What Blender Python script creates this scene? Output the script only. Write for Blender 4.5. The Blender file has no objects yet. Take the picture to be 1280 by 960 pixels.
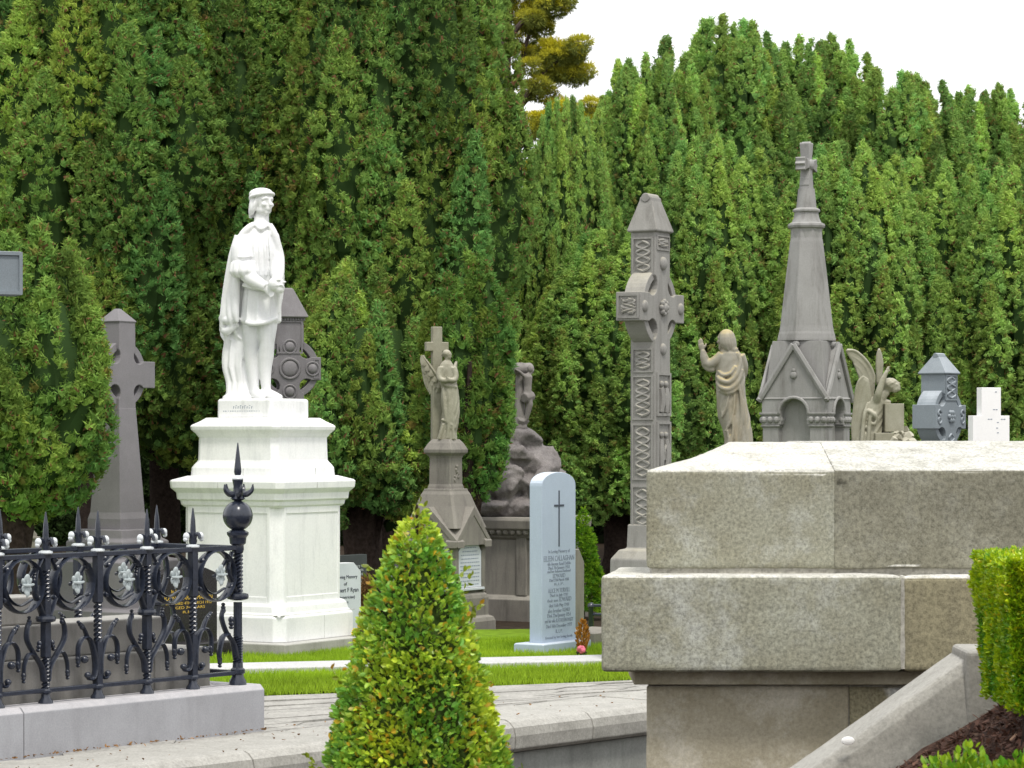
import bpy, bmesh, math, random
import numpy as np
from mathutils import Vector, Matrix, noise as mnoise
R = math.radians
PI = math.pi
sc = bpy.context.scene
col = sc.collection
F, EYE, HY = 3630.0, 1.7, 547.0           # focal length in photo pixels, eye height, horizon row


def P(px, py, Z):
    return Vector(((px - 640) / F * Z, Z, EYE + (HY - py) / F * Z))


def XP(px, Z):
    return (px - 640) / F * Z


def ZP(py, Z):
    return EYE + (HY - py) / F * Z


# ------------------------------------------------------------------ mesh builder
class MB:
    def __init__(s):
        s.v, s.f = [], []

    def add(s, vs, fs, M=None):
        n = len(s.v)
        for v in vs:
            v = Vector(v)
            s.v.append(tuple(M @ v) if M is not None else tuple(v))
        for f in fs:
            s.f.append(tuple(i + n for i in f))
        return s

    def box(s, x0, x1, y0, y1, z0, z1, M=None):
        return s.add([(x0, y0, z0), (x1, y0, z0), (x1, y1, z0), (x0, y1, z0), (x0, y0, z1), (x1, y0, z1), (x1, y1, z1), (x0, y1, z1)],
                     [(3, 2, 1, 0), (4, 5, 6, 7), (0, 1, 5, 4), (1, 2, 6, 5), (2, 3, 7, 6), (3, 0, 4, 7)], M)

    def rings(s, rings, M=None, cap=True):
        n = len(rings[0])
        vs = [p for r in rings for p in r]
        fs = []
        for k in range(len(rings) - 1):
            for i in range(n):
                j = (i + 1) % n
                fs.append((k * n + i, k * n + j, (k + 1) * n + j, (k + 1) * n + i))
        if cap:
            fs.append(tuple(range(n - 1, -1, -1)))
            fs.append(tuple((len(rings) - 1) * n + i for i in range(n)))
        return s.add(vs, fs, M)

    def sq(s, prof, ch=0.0, M=None, cx=0.0, cy=0.0):
        """stack of rectangles (hx, hy, z), corners cut by ch"""
        rr = []
        for p in prof:
            hx, hy, z = p[:3]
            c = p[3] if len(p) > 3 else ch
            if ch > 0:
                r = [(-hx + c, -hy), (hx - c, -hy), (hx, -hy + c), (hx, hy - c), (hx - c, hy), (-hx + c, hy), (-hx, hy - c), (-hx, -hy + c)]
            else:
                r = [(-hx, -hy), (hx, -hy), (hx, hy), (-hx, hy)]
            rr.append([(x + cx, y + cy, z) for x, y in r])
        return s.rings(rr, M)

    def lathe(s, prof, n=16, M=None, twist=0.0, lob=0, amp=0.0):
        rr = []
        for k, (r, z) in enumerate(prof):
            rr.append([(r * (1 + amp * math.cos(lob * a)) * math.cos(a + twist * k), r * (1 + amp * math.cos(lob * a)) * math.sin(a + twist * k), z)
                       for a in [2 * PI * i / n for i in range(n)]])
        return s.rings(rr, M)

    def prism(s, poly, y0, y1, M=None):
        """polygon in XZ extruded along Y"""
        n = len(poly)
        vs = [(x, y0, z) for x, z in poly] + [(x, y1, z) for x, z in poly]
        fs = [tuple(range(n)), tuple(range(2 * n - 1, n - 1, -1))]
        for i in range(n):
            j = (i + 1) % n
            fs.append((i, n + i, n + j, j))
        return s.add(vs, fs, M)

    def ell(s, c, r, n=14, m=10, M=None):
        r = (r, r, r) if not hasattr(r, '__len__') else r
        vs, fs = [], []
        for k in range(1, m):
            t = PI * k / m
            for i in range(n):
                a = 2 * PI * i / n
                vs.append((c[0] + r[0] * math.sin(t) * math.cos(a), c[1] + r[1] * math.sin(t) * math.sin(a), c[2] + r[2] * math.cos(t)))
        b = len(vs)
        vs += [(c[0], c[1], c[2] + r[2]), (c[0], c[1], c[2] - r[2])]
        for k in range(m - 2):
            for i in range(n):
                j = (i + 1) % n
                fs.append((k * n + i, (k + 1) * n + i, (k + 1) * n + j, k * n + j))
        for i in range(n):
            j = (i + 1) % n
            fs.append((b, i, j))
            fs.append((b + 1, (m - 2) * n + j, (m - 2) * n + i))
        return s.add(vs, fs, M)

    def tube(s, pts, rad, n=8, M=None, flat=None, fn=None):
        """tube along pts; flat=(a,b) scales the section along two normals; fn = fixed normal for 'a'"""
        pts = [Vector(p) for p in pts]
        if not hasattr(rad, '__len__'):
            rad = [rad] * len(pts)
        rr, up = [], None
        for k, p in enumerate(pts):
            t = (pts[min(k + 1, len(pts) - 1)] - pts[max(k - 1, 0)])
            t = t.normalized() if t.length > 1e-9 else Vector((0, 0, 1))
            if fn is not None:
                a = Vector(fn)
                a = (a - t * a.dot(t)).normalized()
            else:
                if up is None:
                    up = Vector((0, 0, 1)) if abs(t.z) < .9 else Vector((1, 0, 0))
                a = (up - t * up.dot(t)).normalized()
                up = a
            b = t.cross(a)
            fa, fb = flat if flat else (1, 1)
            rr.append([p + a * (rad[k] * fa * math.cos(2 * PI * i / n)) + b * (rad[k] * fb * math.sin(2 * PI * i / n)) for i in range(n)])
        return s.rings(rr, M)

    def hull(s, pts, M=None):
        bm = bmesh.new()
        vs = [bm.verts.new(p) for p in pts]
        r = bmesh.ops.convex_hull(bm, input=vs)
        bmesh.ops.delete(bm, geom=[e for e in r['geom_interior'] if isinstance(e, bmesh.types.BMVert)], context='VERTS')
        bm.verts.ensure_lookup_table()
        bm.verts.index_update()
        s.add([v.co.copy() for v in bm.verts], [tuple(v.index for v in f.verts) for f in bm.faces], M)
        bm.free()
        return s

    def mesh(s, name):
        me = bpy.data.meshes.new(name)
        me.from_pydata(s.v, [], s.f)
        bm = bmesh.new()
        bm.from_mesh(me)
        bmesh.ops.recalc_face_normals(bm, faces=bm.faces)
        bm.to_mesh(me)
        bm.free()
        return me

    def build(s, name, mat, parent=None, bevel=0.0, seg=2, smooth=False, angle=40, label=None):
        o = bpy.data.objects.new(name, s.mesh(name))
        col.objects.link(o)
        o.data.materials.append(mat)
        if parent is not None:
            o.parent = parent
        if smooth:
            shade(o.data, angle)
        if bevel > 0:
            m = o.modifiers.new('edge', 'BEVEL')
            m.width, m.segments, m.limit_method, m.angle_limit = bevel, seg, 'ANGLE', R(32)
            m.harden_normals = False
        if label:
            o['label'] = label
        return o


def shade(me, angle=40):
    me.polygons.foreach_set('use_smooth', np.ones(len(me.polygons), bool))
    bm = bmesh.new()
    bm.from_mesh(me)
    for e in bm.edges:
        if len(e.link_faces) == 2 and e.calc_face_angle(0) > R(angle):
            e.smooth = False
    bm.to_mesh(me)
    bm.free()


def sculpt(mb, name, mat, parent, voxel, it=2, fac=.5, label=None):
    """fuse overlapping solids into one continuous carved surface"""
    tmp = bpy.data.objects.new('tmp', mb.mesh('tmp'))
    col.objects.link(tmp)
    m = tmp.modifiers.new('r', 'REMESH')
    m.mode, m.voxel_size = 'VOXEL', voxel
    if it:
        q = tmp.modifiers.new('s', 'SMOOTH')
        q.factor, q.iterations = fac, it
    dg = bpy.context.evaluated_depsgraph_get()
    me = bpy.data.meshes.new_from_object(tmp.evaluated_get(dg))
    bpy.data.objects.remove(tmp)
    me.name = name
    me.materials.clear()
    me.materials.append(mat)
    me.polygons.foreach_set('use_smooth', np.ones(len(me.polygons), bool))
    o = bpy.data.objects.new(name, me)
    col.objects.link(o)
    o.parent = parent
    if label:
        o['label'] = label
    return o


def thing(name, label, cat, loc=(0, 0, 0), rz=0.0, group=None):
    o = bpy.data.objects.new(name, None)
    o.empty_display_size = .2
    col.objects.link(o)
    o.location = loc
    o.rotation_euler = (0, 0, R(rz))
    o['label'], o['category'] = label, cat
    if group:
        o['group'] = group
    return o


def tag(o, label, cat, group=None, kind=None):
    o['label'], o['category'] = label, cat
    if group:
        o['group'] = group
    if kind:
        o['kind'] = kind
    return o


def struct(o):
    o['kind'] = 'structure'
    return o


def cr(pts, n=6):
    """Catmull-Rom through pts"""
    pts = [Vector(p) for p in pts]
    q = [pts[0] * 2 - pts[1]] + pts + [pts[-1] * 2 - pts[-2]]
    out = []
    for i in range(1, len(q) - 2):
        for k in range(n):
            t = k / n
            a, b, c, d = q[i - 1], q[i], q[i + 1], q[i + 2]
            out.append(.5 * ((2 * b) + (c - a) * t + (2 * a - 5 * b + 4 * c - d) * t * t + (3 * b - a - 3 * c + d) * t ** 3))
    out.append(pts[-1])
    return out


def lerpl(vals, n):
    """resample radii to n values"""
    return list(np.interp(np.linspace(0, len(vals) - 1, n), range(len(vals)), vals))


def np_mesh(name, V, k, colr=None, mat=None):
    """V: (N*k,3) vertices, every k of them one face; colr: (N*k,3)"""
    nv = len(V)
    nf = nv // k
    me = bpy.data.meshes.new(name)
    me.vertices.add(nv)
    me.vertices.foreach_set('co', np.ascontiguousarray(V, np.float32).ravel())
    me.loops.add(nv)
    me.loops.foreach_set('vertex_index', np.arange(nv, dtype=np.int32))
    me.polygons.add(nf)
    me.polygons.foreach_set('loop_start', np.arange(0, nv, k, dtype=np.int32))
    me.polygons.foreach_set('loop_total', np.full(nf, k, np.int32))
    if colr is not None:
        ca = me.color_attributes.new('tint', 'FLOAT_COLOR', 'POINT')
        c = np.ones((nv, 4), np.float32)
        c[:, :3] = colr
        ca.data.foreach_set('color', c.ravel())
    me.update(calc_edges=True)
    if mat:
        me.materials.append(mat)
    return me


def link(name, me, parent=None):
    o = bpy.data.objects.new(name, me)
    col.objects.link(o)
    if parent is not None:
        o.parent = parent
    return o


def text_lines(lines, mat, parent, y, name='lettering', extrude=.0012, font_w=None):
    """lines: (string, x centre, z baseline, cap height, width or None); on a plane facing -Y"""
    out = MB()
    for s_, x, z, h, w in lines:
        cu = bpy.data.curves.new('t', 'FONT')
        cu.body = s_
        cu.align_x = 'CENTER'
        cu.size = h / .69
        cu.extrude = extrude
        cu.resolution_u = 2
        to = bpy.data.objects.new('t', cu)
        col.objects.link(to)
        dg = bpy.context.evaluated_depsgraph_get()
        me = bpy.data.meshes.new_from_object(to.evaluated_get(dg))
        bpy.data.objects.remove(to)
        xs = [v.co.x for v in me.vertices] or [0, 1]
        ww = max(xs) - min(xs)
        sx = (w / ww) if w else 1
        out.add([(x + v.co.x * sx, y - v.co.z, z + v.co.y) for v in me.vertices], [tuple(p.vertices) for p in me.polygons])
        bpy.data.meshes.remove(me)
    return out.build(name, mat, parent)


# ------------------------------------------------------------------ materials
def nt(name):
    m = bpy.data.materials.new(name)
    m.use_nodes = True
    t = m.node_tree
    b = t.nodes['Principled BSDF']
    return m, t, b


def noise_node(t, vec, scale, detail=5, rough=.6):
    n = t.nodes.new('ShaderNodeTexNoise')
    n.inputs['Scale'].default_value = scale
    n.inputs['Detail'].default_value = detail
    n.inputs['Roughness'].default_value = rough
    t.links.new(vec, n.inputs['Vector'])
    return n.outputs['Fac']


def ramp(t, fac, stops):
    n = t.nodes.new('ShaderNodeValToRGB')
    el = n.color_ramp.elements
    while len(el) < len(stops):
        el.new(.5)
    for e, (p, c) in zip(el, stops):
        e.position = p
        e.color = (*c, 1) if hasattr(c, '__len__') else (c, c, c, 1)
    t.links.new(fac, n.inputs['Fac'])
    return n.outputs['Color']


def mix(t, fac, a, b, mode='MIX'):
    n = t.nodes.new('ShaderNodeMix')
    n.data_type, n.blend_type = 'RGBA', mode
    for k, v in ((0, fac), (6, a), (7, b)):
        s = n.inputs[k]
        if hasattr(v, 'is_linked'):
            t.links.new(v, s)
        elif k == 0:
            s.default_value = v
        else:
            s.default_value = (*v, 1)
    return n.outputs[2]


def stone(name, base, dark, stain, stain_amt=.5, speck=120, speck_amt=.25, rough=.85, bump=.25, streak=True, top=None, top_amt=.6, big=2.2, spec=.3, bdist=.004):
    """weathered stone: broad tone drift, rain streaks, crystal speckle, paler upward faces (lichen, and light from above put into the colour)"""
    m, t, b = nt(name)
    geo = t.nodes.new('ShaderNodeNewGeometry')
    pos = geo.outputs['Position']
    n1 = noise_node(t, pos, big, 6, .65)
    c = mix(t, ramp(t, n1, [(.32, 0), (.7, 1)]), dark, base)
    mp = t.nodes.new('ShaderNodeMapping')
    mp.inputs['Scale'].default_value = (7, 7, 1.1) if streak else (3, 3, 3)
    t.links.new(pos, mp.inputs['Vector'])
    n2 = noise_node(t, mp.outputs['Vector'], 1.3, 7, .7)
    sm = t.nodes.new('ShaderNodeMath')
    sm.operation = 'MULTIPLY'
    sm.inputs[1].default_value = stain_amt
    t.links.new(ramp(t, n2, [(.5, 0), (.72, 1)]), sm.inputs[0])
    c = mix(t, sm.outputs[0], c, stain)
    if top is not None:  # upward normals get a paler colour, painting in light from above
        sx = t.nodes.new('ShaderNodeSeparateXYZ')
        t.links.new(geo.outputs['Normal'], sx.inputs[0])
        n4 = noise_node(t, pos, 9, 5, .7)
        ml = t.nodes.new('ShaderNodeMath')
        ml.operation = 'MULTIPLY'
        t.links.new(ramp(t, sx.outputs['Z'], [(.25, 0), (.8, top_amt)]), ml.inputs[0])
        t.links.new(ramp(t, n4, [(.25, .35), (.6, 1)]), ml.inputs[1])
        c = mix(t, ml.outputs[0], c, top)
    n3 = noise_node(t, pos, speck, 3, .8)
    sp = ramp(t, n3, [(.3, 1 - speck_amt), (.5, 1), (.72, 1 + speck_amt)])
    c = mix(t, 1.0, c, sp, 'MULTIPLY')
    t.links.new(c, b.inputs['Base Color'])
    b.inputs['Roughness'].default_value = rough
    b.inputs['Specular IOR Level'].default_value = spec
    bp = t.nodes.new('ShaderNodeBump')
    bp.inputs['Strength'].default_value = bump
    bp.inputs['Distance'].default_value = bdist
    n5 = noise_node(t, pos, speck * .5, 6, .75)
    t.links.new(n5, bp.inputs['Height'])
    t.links.new(bp.outputs['Normal'], b.inputs['Normal'])
    return m


def plain(name, c, rough=.5, metal=0.0, spec=.5, var=.15, scale=40, bump=0.0):
    m, t, b = nt(name)
    geo = t.nodes.new('ShaderNodeNewGeometry')
    n1 = noise_node(t, geo.outputs['Position'], scale, 5, .65)
    cc = mix(t, ramp(t, n1, [(.3, 0), (.7, 1)]), tuple(x * (1 - var) for x in c), tuple(min(1, x * (1 + var)) for x in c))
    t.links.new(cc, b.inputs['Base Color'])
    b.inputs['Roughness'].default_value = rough
    b.inputs['Metallic'].default_value = metal
    b.inputs['Specular IOR Level'].default_value = spec
    if bump:
        bp = t.nodes.new('ShaderNodeBump')
        bp.inputs['Strength'].default_value = bump
        bp.inputs['Distance'].default_value = .003
        t.links.new(n1, bp.inputs['Height'])
        t.links.new(bp.outputs['Normal'], b.inputs['Normal'])
    return m


def leafmat(name, mul=(1, 1, 1), rough=.55, trans=.25, spec=.3):
    m, t, b = nt(name)
    at = t.nodes.new('ShaderNodeAttribute')
    at.attribute_name = 'tint'
    c = mix(t, 1.0, at.outputs['Color'], mul, 'MULTIPLY')
    t.links.new(c, b.inputs['Base Color'])
    b.inputs['Roughness'].default_value = rough
    b.inputs['Specular IOR Level'].default_value = spec
    if trans > 0:
        tr = t.nodes.new('ShaderNodeBsdfTranslucent')
        t.links.new(c, tr.inputs['Color'])
        ms = t.nodes.new('ShaderNodeMixShader')
        ms.inputs[0].default_value = trans
        t.links.new(b.outputs[0], ms.inputs[1])
        t.links.new(tr.outputs[0], ms.inputs[2])
        t.links.new(ms.outputs[0], t.nodes['Material Output'].inputs['Surface'])
    return m


M = {}
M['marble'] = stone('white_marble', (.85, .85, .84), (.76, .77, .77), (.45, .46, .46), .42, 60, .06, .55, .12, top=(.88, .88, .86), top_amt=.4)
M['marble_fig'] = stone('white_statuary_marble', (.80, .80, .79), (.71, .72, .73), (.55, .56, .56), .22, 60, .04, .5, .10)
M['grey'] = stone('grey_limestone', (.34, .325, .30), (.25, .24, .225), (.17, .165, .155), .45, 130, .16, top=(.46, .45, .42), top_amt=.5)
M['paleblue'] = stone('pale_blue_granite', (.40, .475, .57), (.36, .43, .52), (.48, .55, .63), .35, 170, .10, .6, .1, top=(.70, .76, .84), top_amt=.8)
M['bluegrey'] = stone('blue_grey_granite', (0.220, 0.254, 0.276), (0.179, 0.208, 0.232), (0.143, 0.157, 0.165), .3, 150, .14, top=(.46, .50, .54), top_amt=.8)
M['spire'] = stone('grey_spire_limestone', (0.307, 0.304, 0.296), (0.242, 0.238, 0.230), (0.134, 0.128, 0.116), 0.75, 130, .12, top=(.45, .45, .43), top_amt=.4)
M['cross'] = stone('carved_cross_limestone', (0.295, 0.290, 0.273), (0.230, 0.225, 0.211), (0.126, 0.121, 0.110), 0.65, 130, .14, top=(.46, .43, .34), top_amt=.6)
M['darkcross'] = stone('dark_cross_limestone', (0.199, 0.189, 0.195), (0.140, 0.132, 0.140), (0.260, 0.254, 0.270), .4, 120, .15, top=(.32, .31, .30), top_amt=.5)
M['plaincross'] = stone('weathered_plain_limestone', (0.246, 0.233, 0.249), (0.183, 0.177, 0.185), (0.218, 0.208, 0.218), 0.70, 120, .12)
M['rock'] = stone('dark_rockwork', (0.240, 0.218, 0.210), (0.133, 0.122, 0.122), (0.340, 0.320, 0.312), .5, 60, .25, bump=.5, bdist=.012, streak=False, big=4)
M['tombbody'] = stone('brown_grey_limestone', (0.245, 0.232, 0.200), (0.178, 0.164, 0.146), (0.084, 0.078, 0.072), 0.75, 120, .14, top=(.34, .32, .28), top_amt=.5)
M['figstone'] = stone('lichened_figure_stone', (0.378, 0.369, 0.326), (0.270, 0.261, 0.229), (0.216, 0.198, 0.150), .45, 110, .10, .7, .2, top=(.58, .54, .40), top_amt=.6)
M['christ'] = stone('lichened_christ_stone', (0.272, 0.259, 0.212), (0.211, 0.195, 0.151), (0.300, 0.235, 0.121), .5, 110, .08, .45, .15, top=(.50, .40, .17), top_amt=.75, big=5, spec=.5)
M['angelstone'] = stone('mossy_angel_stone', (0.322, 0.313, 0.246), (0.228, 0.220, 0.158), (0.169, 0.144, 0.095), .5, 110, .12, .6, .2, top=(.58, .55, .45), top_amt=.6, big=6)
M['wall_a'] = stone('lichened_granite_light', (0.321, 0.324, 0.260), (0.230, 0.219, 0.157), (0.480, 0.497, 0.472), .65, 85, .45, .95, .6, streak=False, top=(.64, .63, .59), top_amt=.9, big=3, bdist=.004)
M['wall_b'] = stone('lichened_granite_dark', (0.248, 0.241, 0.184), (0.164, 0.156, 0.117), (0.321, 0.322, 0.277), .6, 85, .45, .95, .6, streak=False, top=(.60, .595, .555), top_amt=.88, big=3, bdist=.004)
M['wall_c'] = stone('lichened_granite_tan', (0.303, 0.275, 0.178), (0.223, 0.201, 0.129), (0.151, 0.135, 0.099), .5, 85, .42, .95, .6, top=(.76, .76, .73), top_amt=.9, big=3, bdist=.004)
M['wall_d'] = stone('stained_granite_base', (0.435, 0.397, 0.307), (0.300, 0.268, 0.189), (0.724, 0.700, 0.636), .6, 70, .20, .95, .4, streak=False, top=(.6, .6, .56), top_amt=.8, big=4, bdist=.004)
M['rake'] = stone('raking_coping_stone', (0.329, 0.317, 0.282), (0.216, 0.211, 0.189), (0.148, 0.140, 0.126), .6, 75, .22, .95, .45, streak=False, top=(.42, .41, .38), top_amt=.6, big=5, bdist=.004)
M['mortar'] = plain('old_mortar', (.36, .345, .30), .95, var=.4, scale=60, bump=.4)
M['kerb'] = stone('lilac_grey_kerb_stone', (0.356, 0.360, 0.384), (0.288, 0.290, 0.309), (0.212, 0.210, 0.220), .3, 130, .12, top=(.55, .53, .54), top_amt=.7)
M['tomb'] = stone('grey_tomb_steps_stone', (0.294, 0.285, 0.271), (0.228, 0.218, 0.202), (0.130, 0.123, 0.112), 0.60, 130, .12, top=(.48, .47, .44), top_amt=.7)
M['iron'] = plain('black_iron_paint', (.020, .025, .040), .26, 0, .6, .3, 60)
M['silver'] = plain('glint_paint', (.66, .70, .72), .35, 0, .5, .12, 80)  # pale tone that paints sun highlights onto iron curls and collars
M['dullsilver'] = plain('dulled_silver_paint', (.40, .45, .46), .4, 0, .5, .15, 80)
M['slate'] = stone('dark_slate', (.060, .068, .072), (.045, .05, .055), (.10, .105, .11), .3, 120, .1, .4, .05)
M['blackgranite'] = plain('polished_black_granite', (.018, .016, .018), .2, 0, .5, .3, 90)
M['whitestone'] = stone('pale_grey_marble', (.60, .64, .68), (.52, .56, .60), (.42, .45, .46), .25, 100, .06, .6, .1, top=(.85, .85, .84), top_amt=.8)
M['purewhite'] = stone('bright_white_marble', (.88, .88, .87), (.84, .84, .83), (.7, .7, .7), .15, 80, .03, .5, .05)
M['ink'] = plain('engraved_dark_paint', (.05, .06, .08), .7)
M['inksoft'] = plain('faded_engraving', (.24, .28, .34), .8)
M['gold'] = plain('gilt_lettering', (.55, .36, .06), .4)
M['palepaint'] = plain('pale_lettering', (.42, .45, .46), .6)
M['bark'] = plain('yew_bark', (.040, .029, .024), .95, 0, .1, .5, 25, .8)
M['pinebark'] = plain('pine_bark', (.10, .075, .065), .95, 0, .1, .4, 12, .6)
M['yew'] = leafmat('yew_foliage', (1.34, 1.28, 1.5), .8, .40, .06)
M['pine'] = leafmat('pine_foliage', (1, 1, 1), .6, .3, .2)
M['leaf'] = leafmat('box_leaf', (1, 1, 1), .35, .3, .5)
M['grass'] = leafmat('lawn_grass', (1, 1, 1), .6, .3, .2)
# ------------------------------------------------------------------ camera, sky, sun
cd = bpy.data.cameras.new('camera')
cam = bpy.data.objects.new('camera', cd)
col.objects.link(cam)
cam.location = (0, 0, EYE)
cam.rotation_euler = (R(90), 0, 0)
cd.sensor_width = 36
cd.lens = F / 1280 * 36
cd.shift_y = (HY - 480) / 1280
cd.clip_end = 3000
cd.dof.use_dof = True
cd.dof.focus_distance = 19
cd.dof.aperture_fstop = 26
sc.camera = cam

SUN = Vector((.16, -.46, .87)).normalized()
w = bpy.data.worlds.new("World")
sc.world = w
w.use_nodes = True
t = w.node_tree
bg = t.nodes['Background']
sky = t.nodes.new('ShaderNodeTexSky')
sky.sky_type = 'NISHITA'
sky.sun_disc = False
sky.sun_elevation = math.asin(SUN.z)
sky.sun_rotation = math.atan2(SUN.x, SUN.y)
sky.air_density, sky.dust_density = 1.0, 3.0
tc = t.nodes.new('ShaderNodeTexCoord')
cl = noise_node(t, tc.outputs['Generated'], 2.2, 6, .55)
cloud = mix(t, ramp(t, cl, [(.25, 0), (.75, 1)]), (9.2, 9.3, 9.5), (10.6, 10.6, 10.5))
fac = ramp(t, cl, [(.2, .86), (.6, .97)])
t.links.new(mix(t, fac, sky.outputs[0], cloud), bg.inputs['Color'])
bg.inputs['Strength'].default_value = .145

sl = bpy.data.lights.new('sun', 'SUN')
sl.energy, sl.angle, sl.color = 2.4, R(10), (1.0, .955, .88)
so = bpy.data.objects.new('sun', sl)
so.rotation_euler = SUN.to_track_quat('Z', 'Y').to_euler()
so.location = (4, -6, 20)
col.objects.link(so)
sc.view_settings.view_transform = 'Standard'
sc.view_settings.look = 'None'
sc.view_settings.exposure = 0
sc.cycles.max_bounces = 7
sc.cycles.diffuse_bounces = 5
sc.cycles.glossy_bounces = 2
sc.cycles.transmission_bounces = 2
sc.cycles.use_denoising = True

# ------------------------------------------------------------------ ground
# terrace edge: a straight line parallel to the railed grave; beyond it the lawn level, before it a sunken walk
ED = Vector((.640, .768, 0)).normalized()          # along the edge
EN = Vector((ED.y, -ED.x, 0))                       # towards the camera
E0 = Vector((-1.02, 16.30, 0))                      # a point on the edge
LOW = -.95


def edge(s, off=0.0, z=0.0):
    p = E0 + ED * s + EN * off
    return (p.x, p.y, z)


M['soil'] = plain('dark_leaf_litter', (.038, .028, .020), .95, 0, .1, .5, 14, .8)
M['lowpath'] = stone('sunken_walk_concrete', (.30, .29, .26), (.22, .21, .19), (.15, .14, .13), .5, 60, .2)
mb = MB()
big = 900
a, b = edge(-big, -.10, -.03), edge(big, -.10, -.03)
fa = (a[0] - EN.x * big, a[1] - EN.y * big, -.03)
fb = (b[0] - EN.x * big, b[1] - EN.y * big, -.03)
la, lb = edge(-big, -.10, LOW), edge(big, -.10, LOW)
na = (la[0] + EN.x * big, la[1] + EN.y * big, LOW)
nb = (lb[0] + EN.x * big, lb[1] + EN.y * big, LOW)
mb.add([a, b, fb, fa, la, lb, na, nb], [(0, 1, 2, 3), (4, 5, 1, 0), (6, 7, 5, 4)])
struct(mb.build('ground', M['soil']))

# retaining wall under the terrace, with its thick worn coping stones
M['edge'] = stone('worn_edge_stone', (.36, .35, .32), (.24, .235, .21), (.15, .145, .13), .6, 60, .22, .95, .4, streak=False, top=(.46, .45, .42), top_amt=.7, big=4)
M['retain'] = stone('retaining_wall_render', (.26, .27, .25), (.19, .195, .18), (.12, .125, .115), .5, 60, .15)
tw = thing('retaining_wall', 'low grey retaining wall with worn rounded coping along the sunken walk', 'wall')
mb = MB()
vs = [edge(-14, -.10, LOW - .02), edge(14, -.10, LOW - .02), edge(14, .02, LOW - .02), edge(-14, .02, LOW - .02),
      edge(-14, -.10, -.20), edge(14, -.10, -.20), edge(14, .02, -.20), edge(-14, .02, -.20)]
mb.add(vs, [(3, 2, 1, 0), (4, 5, 6, 7), (0, 1, 5, 4), (1, 2, 6, 5), (2, 3, 7, 6), (3, 0, 4, 7)])
mb.build('wall_face', M['retain'], tw)
mb = MB()
s = -12.0
rng = random.Random(5)
while s < 12:
    L = rng.uniform(.75, 1.25)
    j = rng.uniform(-.004, .004)
    pr = [(-.55, -.19), (.07, -.19), (.10, -.165), (.105, -.09), (.09, -.04), (.055, -.008), (.02, .006 + j), (-.55, .006 + j)]
    r0 = [edge(s, o, z) for o, z in pr]
    r1 = [edge(s + L - .006, o, z) for o, z in pr]
    mb.rings([r0, r1])
    s += L
mb.build('coping', M['edge'], tw, .008, 2)

# paved strip behind the coping
M['flag'] = stone('weathered_flagstones', (.40, .39, .36), (.20, .195, .18), (.13, .125, .115), .8, 45, .28, .9, .5, streak=False, top=(.47, .455, .425), top_amt=.45, big=3.2, bdist=.006)
B0, B1 = Vector((-1.64, 19.2, 0)), Vector((.9, 20.37, 0))
BD = (B1 - B0).normalized()
mb = MB()
q = [Vector(edge(-9, -.56, 0)), Vector(edge(9, -.56, 0)), B0 + BD * 13, B0 - BD * 12]
rows = 13
rng = random.Random(9)
for r in range(rows):
    t0, t1 = r / rows, (r + 1) / rows
    a0, a1 = q[0].lerp(q[3], t0), q[0].lerp(q[3], t1)
    b0, b1 = q[1].lerp(q[2], t0), q[1].lerp(q[2], t1)
    u = 0
    while u < 1:
        du = min(1 - u, rng.uniform(.03, .06))
        g = .00015
        z = rng.uniform(-.006, .004)
        c = [a0.lerp(b0, u + g), a0.lerp(b0, u + du - g), a1.lerp(b1, u + du - g), a1.lerp(b1, u + g)]
        dv = (a1 - a0).normalized() * .0022
        c = [c[0] + dv, c[1] + dv, c[2] - dv, c[3] - dv]
        z += -.002
        mb.add([(p.x, p.y, -.06) for p in c] + [(p.x, p.y, z + rng.uniform(-.003, .003)) for p in c],
               [(3, 2, 1, 0), (4, 5, 6, 7), (0, 1, 5, 4), (1, 2, 6, 5), (2, 3, 7, 6), (3, 0, 4, 7)])
        u += du
struct(mb.build('pavement', M['flag'], None, .004, 1))
mb = MB()
mb.add([(p.x, p.y, -.011) for p in q], [(0, 1, 2, 3)])
M['bedding'] = plain('dry_bedding_sand', (.22, .21, .18), .95, var=.4, scale=50)
struct(mb.build('pavement_bedding', M['bedding']))

# lawn (soil-backed turf sheet + blades) and the narrow concrete path across it
PL0, PL1 = P(300, 837, 1.7 * F / (837 - HY)), P(760, 826.5, 1.7 * F / (826.5 - HY))
PD = (Vector((PL1.x, PL1.y, 0)) - Vector((PL0.x, PL0.y, 0))).normalized()
PO = Vector((PL0.x, PL0.y, 0))
PN = Vector((-PD.y, PD.x, 0))
M['turf'] = plain('turf', (.15, .25, .015), .9, 0, .1, .35, 9, .3)
mb = MB()
q = [B0 - BD * 12, B0 + BD * 13, Vector((9, 27.2, 0)), Vector((-12, 24.3, 0))]
mb.add([(p.x, p.y, -.012) for p in q], [(0, 1, 2, 3)])
struct(mb.build('lawn', M['turf']))
M['path'] = stone('pale_concrete_path', (.50, .50, .50), (.40, .40, .40), (.32, .32, .31), .4, 60, .2, .9, .3, streak=False, top=(.62, .62, .62), top_amt=.6)
mb = MB()
e = [PO - PD * 10, PO + PD * 10]
w2 = .27
c = [e[0] - PN * w2, e[1] - PN * w2, e[1] + PN * w2, e[0] + PN * w2]
mb.add([(p.x, p.y, -.05) for p in c] + [(p.x, p.y, .03) for p in c], [(3, 2, 1, 0), (4, 5, 6, 7), (0, 1, 5, 4), (1, 2, 6, 5), (2, 3, 7, 6), (3, 0, 4, 7)])
struct(mb.build('path', M['path'], None, .008, 2))

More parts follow.
